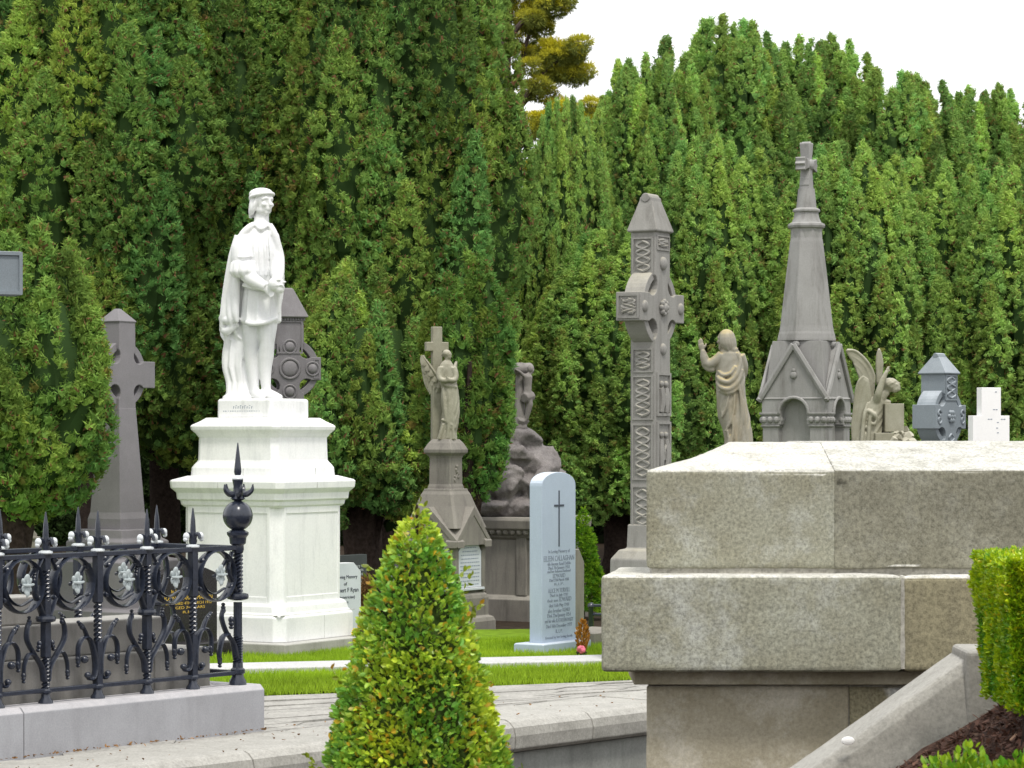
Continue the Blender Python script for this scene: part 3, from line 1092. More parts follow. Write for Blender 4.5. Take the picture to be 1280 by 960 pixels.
# low bushy plant along the bottom edge
Zl = 5.6
for (pxc, zt, rx, seed, lab) in ((1200, 1.100, .145, 51, 'low bright green plant at the bottom edge, left of its twin'), (1282, 1.100, .12, 52, 'low bright green plant at the bottom right corner')):
    x0 = XP(pxc, Zl)
    zg = bedz(x0, Zl)
    lp = thing('low_shrub', lab, 'shrub', (x0, Zl, zg), 0, 'low green plants in the mulch bed')
    rg = np.random.default_rng(seed)
    n = 4200
    p = rg.normal(0, 1, (n, 3))
    p[:, 2] = np.abs(p[:, 2])
    p /= np.linalg.norm(p, axis=1)[:, None]
    hgt = zt - zg
    pos = p * np.array([rx * 1.25, rx, hgt]) * rg.uniform(.85, 1.0, (n, 1))
    pos[:, 2] += .012 * np.sin(pos[:, 0] * 60)
    nd = p + rg.normal(0, .5, (n, 3)) + np.array([0, 0, .6])
    nd /= np.linalg.norm(nd, axis=1)[:, None]
    mv = rg.random((n, 1))
    tint = (np.array([.10, .30, .016]) * (1 - mv) + np.array([.34, .48, .02]) * mv) * rg.uniform(.7, 1.2, (n, 1))
    leafy('foliage', pos, nd, rg.uniform(.014, .024, n), tint, lp, M['leaf'], .6, rg)
    mb = MB()
    for i in range(12):
        a_ = i * 2.4
        mb.tube([(0, 0, -.03), (.4 * rx * math.cos(a_), .4 * rx * math.sin(a_), hgt * .5), (.75 * rx * math.cos(a_), .75 * rx * math.sin(a_), hgt * .8)], [.008, .005, .002], 5)
    mb.build('stem', M['bark'], lp)

# small bright conifer behind the blue headstone, brown dying shrub beside the pedestal
def small_cone(loc, h, r, seed, c0, c1, name, label, cat, size=.05):
    t_ = thing(name, label, cat, loc)
    rg = np.random.default_rng(seed)
    temps = [leaf_template(14, rg, .3) for _ in range(4)]
    n = int(900 * max(h, .5))
    tt = 1 - np.sqrt(rg.random(n))
    aa = rg.uniform(0, 2 * PI, n)
    rr = r * (1 - tt) ** .8 * (1 + .18 * np.sin(4 * aa + 9 * tt)) * rg.uniform(.8, 1.05, n)
    pos = np.c_[rr * np.cos(aa), rr * np.sin(aa), .04 + h * tt]
    d = np.c_[np.cos(aa), np.sin(aa), np.full(n, .8)]
    d /= np.linalg.norm(d, axis=1)[:, None]
    m_ = rg.random((n, 1))
    v, c = scatter(pos, d, size * rg.uniform(.7, 1.2, n), np.array(c0) * (1 - m_) + np.array(c1) * m_, temps, rg)
    link('foliage', np_mesh('foliage', v, 4, c, M['yew']), t_)
    mb = MB()
    mb.tube([(0, 0, -.05), (0, 0, h * .6)], [.02, .008], 6)
    mb.build('stem', M['bark'], t_)
    return t_


small_cone((XP(729, 27.6), 27.6, 0), 1.0, .23, 61, (.07, .20, .015), (.17, .30, .015), 'dwarf_conifer', 'small bright green conifer half hidden behind the blue headstone', 'shrub')
small_cone((XP(459, 24.6), 24.6, 0), .50, .09, 62, (.16, .10, .04), (.27, .17, .06), 'dead_shrub', 'small withered brown bush beside the dark slate headstone', 'shrub')

# a few fallen leaves on the paving, along the foot of the kerb and on the lawn edge
rg = np.random.default_rng(88)
n = 420
sv = rg.uniform(-7, 3.5, n)
off = -np.abs(rg.normal(.30, .45, n)) + .04
foot = rg.random(n) < .45
px_ = E0.x + ED.x * sv + EN.x * off
py_ = E0.y + ED.y * sv + EN.y * off
kx = -1.44 - np.cos(R(52)) * rg.uniform(-.2, 3.2, n) + np.sin(R(52)) * rg.uniform(.015, .07, n)
ky = 16.90 + (kx * 0)
tk = rg.uniform(0, 3.2, n)
kx = -1.44 - math.cos(R(52)) * tk + math.sin(R(52)) * rg.uniform(.012, .06, n)
ky = 16.90 - math.sin(R(52)) * tk - math.cos(R(52)) * rg.uniform(.012, .06, n)
px_[foot], py_[foot] = kx[foot], ky[foot]
d = np.c_[rg.normal(0, 1, n), rg.normal(0, 1, n), rg.uniform(0, .35, n)]
d /= np.linalg.norm(d, axis=1)[:, None]
tint = np.array([.24, .13, .05]) * rg.uniform(.4, 1.5, (n, 1))
fo = leafy('fallen_leaves', np.c_[px_, py_, np.full(n, .010)], d, rg.uniform(.010, .026, n), tint, None, M['leaf'], .5, rg)
tag(fo, 'scattered brown fallen leaves on the paving and along the foot of the kerb', 'fallen leaves', kind='stuff')
# ------------------------------------------------------------------ foreground masonry tomb wall
TEX = bpy.data.textures.new('weathering', 'CLOUDS')
TEX.noise_scale = .05
TEX.noise_depth = 4
TEX2 = bpy.data.textures.new('wear', 'CLOUDS')
TEX2.noise_scale = .25
TEX2.noise_depth = 2


def weather(o, cuts=5, fine=.004, wide=.008):
    '''worn masonry: subdivide and push the faces about by a few millimetres'''
    if cuts:
        m = o.modifiers.new('cut', 'SUBSURF')
        m.subdivision_type, m.levels, m.render_levels = 'SIMPLE', cuts, cuts
    for tx, s_ in ((TEX, fine), (TEX2, wide)):
        m = o.modifiers.new('wear', 'DISPLACE')
        m.texture, m.strength, m.texture_coords, m.mid_level = tx, s_, 'GLOBAL', .5
    o.data.polygons.foreach_set('use_smooth', np.ones(len(o.data.polygons), bool))
    return o


ft = thing('tomb_wall', 'massive foreground granite tomb wall of big lichened blocks with sloping top', 'wall', (0, 0, 0))


def block(name, x0, x1, y0, y1, z0, z1, mat, slope=None, bev=.012, lean=False):
    mb = MB()
    if slope:                                   # weathered coping block: front slope (and hip at its left end)
        zr, yr, hip = slope
        xl = hip if hip else x0
        vs = [(x0, y0, z0), (x1, y0, z0), (x1, y1, z0), (x0 + (.24 if hip else 0), y1, z0),
              (x0, y0, z1), (x1, y0, z1), (x1, y1, z1), (x0 + (.24 if hip else 0), y1, z1), (xl, yr, zr), (x1, yr, zr), (x1, y1 - .45, zr), (xl, y1 - .45, zr)]
        mb.add(vs, [(3, 2, 1, 0), (0, 1, 5, 4), (2, 3, 7, 6), (3, 0, 4, 7), (1, 2, 6, 5), (5, 6, 10, 9), (4, 5, 9, 8), (6, 7, 11, 10), (8, 9, 10, 11), (7, 4, 8, 11)])
    else:
        s_ = .12 * (y1 - y0) if lean else 0
        mb.rings([[(x0, y0, z), (x1, y0, z), (x1, y1, z), (x0 + s_, y1, z)] for z in (z0, z1)])
    o = mb.build(name, mat, ft, bev, 3)
    return weather(o, 5)


YF = 10.0
z_top, z_mid = ZP(588, YF), ZP(712, YF)
xa, xb, xc = XP(808, YF), XP(1041.6, YF), XP(1042.8, YF)
ZR = ZP(553.5, YF + .45)
block('coping_stone', xa, xb + .06, YF, YF + 2.2, z_mid + .004, z_top, M['wall_a'], (ZR, YF + .45, XP(945, YF + .45)))
block('coping_stone', xc, 2.75, YF - .006, YF + 2.2, z_mid + .004, z_top + .002, M['wall_b'], (ZR + .004, YF + .45, None), .007)
block('coping_stone', 2.765, 4.6, YF, YF + 2.2, z_mid + .004, z_top, M['wall_a'], (ZR, YF + .45, None))
YL = 9.85
zl1, zl0 = ZP(719.5, YL), ZP(840, YL)
l0, l1, l2 = XP(752, YL), XP(1127, YL), XP(1129, YL)
block('ledge_stone', l0, l1, YL, YF + .5, zl0, zl1, M['wall_a'], None, .014, True)
block('ledge_stone', l2, 2.6, YL + .004, YF + .5, zl0, zl1 - .002, M['wall_c'], None, .016)
block('ledge_stone', 2.61, 4.6, YL, YF + .5, zl0, zl1, M['wall_d'], None, .016)
mb = MB()
mb.box(XP(792, 9.95), 4.6, 9.95, YF + .4, zl0 - .052, zl0 - .006)
mb.build('moulding', M['wall_d'], ft, .005, 2)
zb1 = zl0 - .060
block('base_stone', XP(808, YF), XP(1060.5, YF), YF, YF + .4, LOW - .05, zb1, M['wall_d'], None, .006, True)
block('base_stone', XP(1062.5, YF), 2.9, YF + .002, YF + .4, LOW - .05, zb1, M['wall_c'], None, .006)
block('base_stone', 2.91, 4.6, YF, YF + .4, LOW - .05, zb1, M['wall_d'], None, .006)
mb = MB()
mb.box(xa + .25, 4.55, YF + .012, YF + 1.5, zl1 - .3, z_top - .06)
mb.box(xa + .02, xa + .265, YF + .014, YF + .2, zl1 - .05, z_mid + .05)
mb.box(l0 + .12, 4.55, YL + .008, YF + .45, zl0 + .01, zl1 - .012)
mb.box(XP(808, YF) + .15, 4.55, YF + .010, YF + 1.0, LOW, zl0 + .1)
mb.build('mortar', M['mortar'], ft)

# raking coping beam in front of it
ZK = 8.0
A_, B_ = P(1020, 957, ZK), P(1213, 820, ZK)
dv = (B_ - A_).normalized()
nv = Vector((dv.z, 0, -dv.x))                  # down-right, across the beam face
rk = thing('raking_coping', 'sloping grey stone coping climbing towards the clipped hedge', 'coping', (0, 0, 0))
wd_, dp = .185, .26
mb = MB()
a0, b0_ = A_ - dv * .75, B_ - dv * .0
sec = [(0, .02), (.0, dp), (wd_, dp), (wd_, -.02), (.155, -.03), (.03, 0)]
for (s0, s1) in ((-.75, (B_ - A_).length + .02),):
    rr = []
    for s in (s0, s1):
        p0 = A_ + dv * s
        rr.append([p0 + nv * q + Vector((0, y, 0)) for q, y in sec])
    mb.rings(rr)
weather(mb.build('coping_beam', M['rake'], rk, .012, 3), 4, .005, .01)
mb = MB()
c = P(1222, 818, ZK)
mb.box(c.x - .035, c.x + .35, ZK - .03, ZK + .25, c.z - .45, c.z + .012)
mb.build('end_block', M['rake'], rk, .014, 3)
mb = MB()
p = P(1060, 926, ZK - .024)
mb.lathe([(.0185, 0), (.016, .005), (.006, .007)], 12, Matrix.Translation(p) @ Matrix.Rotation(R(90), 4, 'X') @ Matrix.Scale(.65, 4, (0, 1, 0)))
mb.build('lichen_spot', M['purewhite'], rk)

# ------------------------------------------------------------------ white marble pedestal
ZS = 23.3
U = ZS / F                                      # metres per photo pixel there
A0 = 60.0                                       # grid rotation of the graves
pc = XP(325, ZS)
pd_ = thing('statue_pedestal', 'white marble pedestal with heavy cornices below the cloaked statue', 'pedestal', (pc, ZS + .3, 0), A0)


def zz(py):
    return ZP(py, ZS)


kf = .49 * U / 1.345                             # visible width (px) -> half side of a square turned by 30 degrees


def hw(px):
    return px * kf


mb = MB()
mb.sq([(hw(250), hw(250), -.06), (hw(250), hw(250), zz(798))], M=None)
base_mat = stone('pedestal_footing_stone', (.42, .41, .38), (.30, .29, .27), (.22, .21, .19), .5, 100, .15, top=(.6, .6, .57))
mb = MB()
mb.sq([(hw(292), hw(292), -.06), (hw(292), hw(292), zz(799))])
mb.build('footing', base_mat, pd_, .01)
mb = MB()
mb.sq([(hw(238), hw(238), zz(799) + .001), (hw(238), hw(238), zz(769)), (hw(232), hw(232), zz(766)), (hw(226), hw(226), zz(763)), (hw(222), hw(222), zz(756)), (hw(214), hw(214), zz(752))], ch=.075)
mb.build('plinth', M['marble'], pd_, .006)
mb = MB()
mb.sq([(hw(203), hw(203), zz(754)), (hw(203), hw(203), zz(628))], ch=.075)
for r in range(4):                               # raised corner strips and side margins leave a sunk panel on every face
    Mr = Matrix.Rotation(R(90 * r), 4, 'Z')
    h = hw(203)
    for (x0, x1, z0, z1) in ((-h + .075, -h + .105, zz(752), zz(633)), (h - .105, h - .075, zz(752), zz(633)), (-h + .105, h - .105, zz(752), zz(744)), (-h + .105, h - .105, zz(641), zz(633))):
        mb.box(x0, x1, -h - .008, -h + .01, z0, z1, Mr)
mb.build('die', M['marble'], pd_, .003)
mb = MB()
mb.sq([(hw(204), hw(204), zz(634)), (hw(212), hw(212), zz(631)), (hw(214), hw(214), zz(626)), (hw(222), hw(222), zz(624)), (hw(224), hw(224), zz(616)), (hw(238), hw(238), zz(610)), (hw(240), hw(240), zz(602)), (hw(236), hw(236), zz(600)), (hw(196), hw(196), zz(595))], ch=.05)
mb.build('cornice', M['marble'], pd_, .004)
mb = MB()
mb.sq([(hw(188), hw(188), zz(596)), (hw(186), hw(186), zz(585)), (hw(180), hw(180), zz(581)), (hw(172), hw(172), zz(577)), (hw(170), hw(170), zz(575)), (hw(168), hw(168), zz(547)), (hw(172), hw(172), zz(545)), (hw(176), hw(176), zz(542)),
       (hw(188), hw(188), zz(537)), (hw(190), hw(190), zz(533)), (hw(186), hw(186), zz(531)), (hw(168), hw(168), zz(527)), (hw(150), hw(150), zz(522))], ch=.05)
mb.build('upper_die', M['marble'], pd_, .004)
M['joint'] = plain('dirty_joint', (.40, .40, .38), .9, var=.4, scale=90)
mb = MB()
for r in range(4):                               # bedding joints between the marble blocks
    Mr = Matrix.Rotation(R(90 * r), 4, 'Z')
    h = hw(238)
    mb.box(.06 - .1 * (r % 2), .063 - .1 * (r % 2), -h - .0006, -h + .01, zz(798), zz(769.5), Mr)
    h = hw(240)
    mb.box(-.05, -.047, -h - .0006, -h + .02, zz(609.5), zz(602.3), Mr)
    h = hw(238) * .955
    mb.box(-h, h, -hw(232) - .0006, -hw(232) + .02, zz(766.2), zz(765.6), Mr)
    h = hw(188)
    mb.box(.11, .113, -h - .0006, -h + .02, zz(595), zz(585.5), Mr)
mb.build('joint', M['joint'], pd_)

# ------------------------------------------------------------------ Celtic crosses
def cross_outline(a, S, H1, H0, c, rho, ta=None):
    """cross arms with round armpit bites; centre at origin; shaft half width a (arms ta), span half S, top H1, bottom -H0"""
    ta = ta or a
    sx = math.sqrt(max(1e-6, rho * rho - (c - a) ** 2))
    sy = math.sqrt(max(1e-6, rho * rho - (c - ta) ** 2))

    def arc(q):
        """bite in the ++ quadrant from (a, c+sx) to (c+sy, ta)"""
        a0 = math.atan2(sx, a - c)
        a1 = math.atan2(ta - c, sy) % (2 * PI)
        if a0 < 0:
            a0 += 2 * PI
        return [(c + rho * math.cos(a0 + (a1 - a0) * i / 9), c + rho * math.sin(a0 + (a1 - a0) * i / 9)) for i in range(10)]

    A = arc(0)
    pts = [(a * .97, H1)] + A + [(S, ta), (S, -ta)] + [(x, -z) for x, z in reversed(A)] + [(a * 1.06, -H0), (-a * 1.06, -H0)]
    pts += [(-x, -z) for x, z in A] + [(-S, -ta), (-S, ta)] + [(-x, z) for x, z in reversed(A)] + [(-a * .97, H1)]
    return pts


def ring(mb, r0, r1, y0, y1, zc, n=48):
    ro = [[(r1 * math.cos(2 * PI * i / n), y0, zc + r1 * math.sin(2 * PI * i / n)), (r1 * math.cos(2 * PI * i / n), y1, zc + r1 * math.sin(2 * PI * i / n)),
           (r0 * math.cos(2 * PI * i / n), y1, zc + r0 * math.sin(2 * PI * i / n)), (r0 * math.cos(2 * PI * i / n), y0, zc + r0 * math.sin(2 * PI * i / n))] for i in range(n)]
    vs = [p for r in ro for p in r]
    fs = []
    for i in range(n):
        j = (i + 1) % n
        for k in range(4):
            l = (k + 1) % 4
            fs.append((4 * i + k, 4 * i + l, 4 * j + l, 4 * j + k))
    mb.add(vs, fs)


def knot(mb, x0, x1, z0, z1, y, n, r=.008, M_=None, strands=2):
    """interlaced strands in relief on a -Y face between z0 and z1"""
    xc_, w_ = (x0 + x1) / 2, (x1 - x0) / 2 - r * 1.5
    for s_ in range(strands):
        ph = PI * 2 * s_ / strands
        pts = []
        k = n * 10
        for i in range(k + 1):
            u = i / k
            pts.append((xc_ + w_ * math.sin(PI * n * u + ph), y - .002 - .003 * math.sin(PI * n * u * 2 + ph), z0 + r + (z1 - z0 - 2 * r) * u))
        mb.tube(pts, r, 5, M_)


def frame_strip(mb, x0, x1, z0, z1, y, t_=.012, d=.008, M_=None):
    for (a, b, c, e) in ((x0, x0 + t_, z0, z1), (x1 - t_, x1, z0, z1), (x0 + t_, x1 - t_, z0, z0 + t_), (x0 + t_, x1 - t_, z1 - t_, z1)):
        mb.box(a, b, y - d, y + .004, c, e, M_)


def boss(mb, x, y, z, r, d=.5, M_=None):
    mb.ell((x, y, z), (r, r * d, r), 14, 10, M_)


# tall carved cross, right of centre
ZX = 22.0
u = ZX / F
cx = thing('celtic_cross', 'tall grey ringed cross with interlace panels, left of the foreground wall', 'cross', (XP(813, ZX), ZX, 0), 61)
zc = ZP(385, ZX)
shw, D = .127, .105                            # half widths front / side
mb = MB()
S = .372
out = cross_outline(shw, S, ZP(290, ZX) - zc, zc - ZP(690, ZX), .172, .084, .108)
mb.prism([(x, z + zc) for x, z in out], -D, D)
ring(mb, .232, .292, -D * .80, D * .80, zc)
H1 = ZP(290, ZX)
mb.sq([(shw + .006, D + .006, H1 - .008), (shw + .022, D + .022, H1), (shw + .020, D + .020, H1 + .012), (.082, .055, ZP(252, ZX)), (.078, .050, ZP(247, ZX))])
mb.tube([(-.092, 0, ZP(248, ZX)), (.092, 0, ZP(248, ZX))], .036, 10)
mb.build('cross_head', M['cross'], cx, .006)
rel = MB()
Ms = Matrix.Rotation(R(-90), 4, 'Z')           # side face (-X)
for (z0, z1, n) in ((ZP(690, ZX) + .05, ZP(607, ZX), 6), (ZP(600, ZX), ZP(530, ZX), 6), (ZP(525, ZX), ZP(470, ZX), 5), (ZP(466, ZX), ZP(436, ZX), 3), (ZP(345, ZX), ZP(298, ZX), 4)):
    sl_ = (zc - z0) / 2.2 * .06 * shw
    frame_strip(rel, -D + .018, D - .018, z0, z1, -shw - max(0, sl_), .012, .010, Ms)
    knot(rel, -D + .036, D - .036, z0 + .018, z1 - .018, -shw - max(0, sl_), n, .011, Ms)
frame_strip(rel, -D + .014, D - .014, zc - .09, zc + .09, -S, .014, .010, Ms)
knot(rel, -D + .035, D - .035, zc - .065, zc + .065, -S, 3, .011, Ms, 3)
for x in (-S + .045, S - .045):
    boss(rel, x - .02 * (x > 0) + .02 * (x < 0), -D, zc, .046, .5)
for i in range(8):
    a = i * PI / 4
    boss(rel, .045 * math.cos(a), -D - .012, zc + .045 * math.sin(a), .022, .9)
boss(rel, 0, -D - .01, zc, .04, .8)
boss(rel, 0, -D, ZP(330, ZX), .052, .6)
boss(rel, 0, -D, ZP(437, ZX), .046, .55)
frame_strip(rel, -shw + .02, shw - .02, ZP(322, ZX) + .05, H1 - .03, -D, .012, .008)
knot(rel, -shw + .04, shw - .04, ZP(320, ZX) + .06, H1 - .05, -D, 3, .011)
for i, (z0, z1) in enumerate(((ZP(520, ZX), ZP(466, ZX)), (ZP(590, ZX), ZP(527, ZX)), (ZP(655, ZX), ZP(597, ZX)))):
    frame_strip(rel, -shw + .012, shw - .012, z0, z1, -D, .020, .016)
    rr_ = random.Random(i)
    for k in range(2):                          # worn standing figures in the panel
        x = -.045 + .085 * k
        h = (z1 - z0) * .8
        rel.tube([(x, -D - .004, z0 + .03), (x + rr_.uniform(-.02, .02), -D - .010, z0 + h * .55), (x, -D - .006, z0 + h * .8)], [.026, .032, .022], 7)
        boss(rel, x + rr_.uniform(-.01, .01), -D - .008, z0 + h * .92, .024, .8)
        rel.tube([(x, -D - .012, z0 + h * .72), (x + .05 * (1 - 2 * k), -D - .014, z0 + h * .5), (x + .03 * (1 - 2 * k), -D - .012, z0 + h * .3)], .012, 5)
rel.build('carving', M['cross'], cx, smooth=True)
mb = MB()
mb.sq([(.16, .135, ZP(663, ZX) - .2), (.155, .13, ZP(664, ZX)), (.15, .125, ZP(662, ZX))])
zb_ = ZP(690, ZX)
mb2 = MB()
mb2.sq([(.275, .25, -.05), (.275, .25, .28), (.25, .225, .30), (.245, .22, zb_ - .05), (.20, .17, zb_ + .02), (.152, .128, zb_ + .03), (.146, .122, ZP(655, ZX))])
mb2.build('base', M['cross'], cx, .01)

# plain tall cross at left
ZX = 24.0
u = ZX / F
cx = thing('celtic_cross', 'plain grey ringed cross with steep tapering shaft, partly behind the low yew', 'cross', (XP(147, ZX), ZX, 0), 58)
zc = ZP(468, ZX)
mb = MB()
shw, D = .105, .105
out = cross_outline(shw, .36, ZP(402, ZX) - zc, .3, .155, .070, .110)
mb.prism([(x, z + zc) for x, z in out], -D, D)
ring(mb, .215, .275, -.075, .075, zc)
mb.sq([(shw * 1.03, D * 1.02, zc - .28), (.160, .160, ZP(640, ZX)), (.175, .175, ZP(648, ZX)), (.175, .175, ZP(662, ZX))])
mb.sq([(shw * .98, D * .98, ZP(404, ZX)), (.115, .115, ZP(402, ZX)), (.02, .02, ZP(386, ZX))])
mb.build('cross_head', M['plaincross'], cx, .006)
mb = MB()
mb.sq([(.55, .55, -.05), (.55, .55, .30), (.42, .42, .31), (.42, .42, ZP(700, ZX)), (.30, .30, ZP(697, ZX)), (.30, .30, ZP(676, ZX)), (.26, .26, ZP(672, ZX)), (.25, .25, ZP(661, ZX))])
mb.build('base', M['plaincross'], cx, .008)

# dark ornate cross behind the statue
ZX = 25.2
cx = thing('celtic_cross', 'dark carved ringed cross with a gabled cap, right behind the white statue', 'cross', (XP(360, ZX), ZX, 0), 15)
zc = ZP(461, ZX)
mb = MB()
shw, D = .125, .085
out = cross_outline(shw, .275, ZP(397, ZX) - zc, 1.6, .152, .066, .10)
mb.prism([(x, z + zc) for x, z in out], -D, D)
ring(mb, .208, .265, -D * .75, D * .75, zc)
zt_ = ZP(397, ZX)
mb.sq([(shw + .005, D + .005, zt_ - .01), (shw + .035, D + .04, zt_ + .004), (shw + .03, D + .035, zt_ + .015), (.045, .03, ZP(362, ZX)), (.03, .02, ZP(360, ZX))])
mb.sq([(.30, .25, -.05), (.30, .25, .5), (.2, .17, .6), (.15, .12, zc - 1.55)])
mb.build('cross_head', M['darkcross'], cx, .005)
rel = MB()
boss(rel, 0, -D, zc, .07, .35)
rel.tube([(.085 * math.cos(a * .2618), -D - .006, zc + .085 * math.sin(a * .2618)) for a in range(25)], .011, 6)
for x, z in ((-.2, 0), (.2, 0), (0, .19), (0, -.2)):
    boss(rel, x, -D, zc + z, .042, .6)
    rel.tube([(x + .058 * math.cos(a * .3927), -D - .004, zc + z + .058 * math.sin(a * .3927)) for a in range(17)], .008, 5)
frame_strip(rel, -shw + .012, shw - .012, zc + .13, zt_ - .03, -D, .014, .009)
for x in (-.262, .21):
    frame_strip(rel, x, x + .052, zc - .085, zc + .085, -D, .009, .007)
for i in range(11):
    boss(rel, -shw + .01 + i * .024, -D - .004, zt_ - .02, .011, .9)
rel.build('carving', M['darkcross'], cx, smooth=True)

# small blue-grey cross over the wall
ZX = 21.5
cx = thing('celtic_cross', 'short blue grey ringed cross with thick arms and a gabled cap', 'cross', (XP(1174, ZX), ZX, 0), 52)
zc = ZP(521, ZX)
u = ZX / F
mb = MB()
shw, D = .095, .10
out = cross_outline(shw, .222, ZP(467, ZX) - zc, 1.2, .132, .056, .088)
mb.prism([(x, z + zc) for x, z in out], -D, D)
ring(mb, .172, .214, -D * .78, D * .78, zc)
zt_ = ZP(467, ZX)
mb.sq([(shw + .003, D + .003, zt_ - .01), (shw + .018, D + .018, zt_), (shw + .016, D + .016, zt_ + .006), (.055, .03, ZP(446, ZX)), (.055, .03, ZP(445, ZX))])
mb.tube([(-.06, 0, ZP(445, ZX)), (.06, 0, ZP(445, ZX))], .022, 8)
mb.build('cross_head', M['bluegrey'], cx, .005)
rel = MB()
for i in range(7):
    a = i * 2 * PI / 6
    rr_ = .032 * (i < 6)
    boss(rel, rr_ * math.cos(a), -D - .004, zc + rr_ * math.sin(a), .02, .8)
frame_strip(rel, -shw + .012, shw - .012, zc + .12, zt_ - .012, -D, .01, .007)
knot(rel, -shw + .025, shw - .025, zc + .13, zt_ - .02, -D, 3, .008)
knot(rel, -.05, .05, zc - .65, zc - .12, -D, 9, .008)
for x in (-.17, .17):
    knot(rel, x - .035, x + .035, zc - .06, zc + .06, -D, 2, .008)
rel.build('carving', M['bluegrey'], cx, smooth=True)
mb = MB()
mb.sq([(.30, .26, -.05), (.30, .26, .30), (.22, .2, .32), (.15, .14, zc - 1.15), (.12, .12, zc - 1.1)])
mb.build('base', M['bluegrey'], cx, .008)

# white plain cross far right
ZX = 20.8
wc = thing('white_cross', 'plain bright white marble cross seen over the foreground wall', 'cross', (XP(1236, ZX), ZX, 0), 14)
mb = MB()
zc0, zc1 = ZP(553, ZX), ZP(519.5, ZX)
h_, s_ = 13.0 * ZX / F, 24.5 * ZX / F
mb.prism([(-h_, .5), (h_, .5), (h_, zc0 + .003), (s_, zc0 + .003), (s_, zc1), (h_, zc1), (h_, ZP(484.5, ZX)), (-h_, ZP(484.5, ZX)), (-h_, zc1), (-s_, zc1), (-s_, zc0 + .003), (-h_, zc0 + .003)], -.045, .045)
mb.build('cross_head', M['purewhite'], wc, .003)
mb = MB()
mb.sq([(.34, .24, -.05), (.34, .24, .22), (.24, .16, .23), (.22, .14, .5)])
mb.build('base', M['purewhite'], wc, .006)
mb = MB()
for (x, z) in ((.035, ZP(490, ZX)), (.02, ZP(512, ZX)), (.04, ZP(512, ZX)), (.045, ZP(535, ZX)), (.05, ZP(528, ZX)), (.05, ZP(541, ZX)), (-.02, ZP(524, ZX)), (.0, ZP(524, ZX)), (.10, ZP(524, ZX)), (.08, ZP(524, ZX))):
    mb.box(x - .007, x + .007, -.047, -.044, z - .003, z + .003)
mb.build('engraved_mark', M['inksoft'], wc)

# ------------------------------------------------------------------ spire monument
ZX = 27.0
u = ZX / F
sp_ = thing('spire_monument', 'grey stone monument with gabled arches and tapering spire topped by a cross', 'monument', (XP(1008, ZX), ZX, 0), 63)


def z_(py):
    return ZP(py, ZX)


a = .318                                         # half side at eaves
core = MB()
core.sq([(a - .09, a - .09, .2), (a - .09, a - .09, z_(500)), (.05, .05, z_(440))])
core.build('core', M['spire'], sp_)
mb = MB()
for r in range(4):
    Mr = Matrix.Rotation(R(90 * r), 4, 'Z')
    k = 0 if r % 2 == 0 else .0025
    ze, zap, zsp, ra = z_(500), z_(436), z_(517), .128
    w_ = a - k
    arc = [(ra * math.cos(PI * i / 14), zsp + ra * math.sin(PI * i / 14)) for i in range(15)]
    poly = [(-w_, z_(531)), (-w_, ze), (0, zap), (w_, ze), (w_, z_(531)), (ra, z_(531))] + arc + [(-ra, z_(531))]
    mb.prism(poly, -a - k, -a + .11, Mr)
    for sg in (-1, 1):                           # raking gable mould and arch mould
        mb.tube([(sg * (a + .025), -a - .012 - k, ze - .012), (0, -a - .012 - k, zap + .03)], .024, 6, Mr, flat=(1, 1.3), fn=(0, 1, 0))
    mb.tube([((ra + .018) * math.cos(PI * i / 14), -a - .006 - k, zsp + (ra + .018) * math.sin(PI * i / 14)) for i in range(15)], .017, 6, Mr)
    boss(mb, 0, -a - .004 - k, z_(470), .034, .6, Mr)
    boss(mb, 0, -a - .004 - k, z_(464), .02, .6, Mr)
mb.build('gable', M['spire'], sp_, .004)
mb = MB()
for sx in (-1, 1):
    for sy in (-1, 1):
        c_ = (a - .085)
        mb.sq([(.078, .078, .25), (.078, .078, z_(534))], cx=sx * c_, cy=sy * c_)
        mb.sq([(.080, .080, z_(535)), (.094, .094, z_(533)), (.094, .094, z_(531.5))], cx=sx * c_, cy=sy * c_)
        mb.sq([(.100, .100, z_(519)), (.104, .104, z_(517.5)), (.104, .104, z_(516))], cx=sx * c_, cy=sy * c_)
        mb.sq([(.085, .085, z_(532)), (.088, .088, z_(518))], cx=sx * c_, cy=sy * c_)
        for k in range(12):
            e_ = k % 3 - 1
            f_ = k // 3
            px_, py_ = ((e_ * .062, -.088), (.088, e_ * .062), (e_ * .062, .088), (-.088, e_ * .062))[f_]
            mb.ell((sx * c_ + px_, sy * c_ + py_, z_(525)), (.030, .030, .032), 8, 6)
mb.build('column', M['spire'], sp_, .003)
mb = MB()
for r in range(2):                               # crossing gable roofs and the block they run into
    Mr = Matrix.Rotation(R(90 * r), 4, 'Z')
    k = .002 * r
    mb.prism([(-a - .012, z_(499)), (0, z_(435.5) + k), (a + .012, z_(499))], -a + .02 - k, a - .02 + k, Mr)
mb.sq([(.30, .30, z_(498)), (.242, .242, z_(427))])
for r in range(4):
    Mr = Matrix.Rotation(R(90 * r), 4, 'Z')
    mb.tube([(0, -.20, z_(431)), (0, -.27, z_(431)), (0, -.285, z_(431.5))], [.036, .036, .02], 10, Mr)
mb.build('roof', M['spire'], sp_, .004)
mb = MB()
mb.lathe([(.292, z_(427) + .002), (.290, z_(424)), (.280, z_(418)), (.272, z_(415)), (.262, z_(408)), (.205, z_(345)), (.165, z_(303)), (.156, z_(298)), (.150, z_(288))], 8)
mb.build('spire', M['spire'], sp_, .006)
mb = MB()
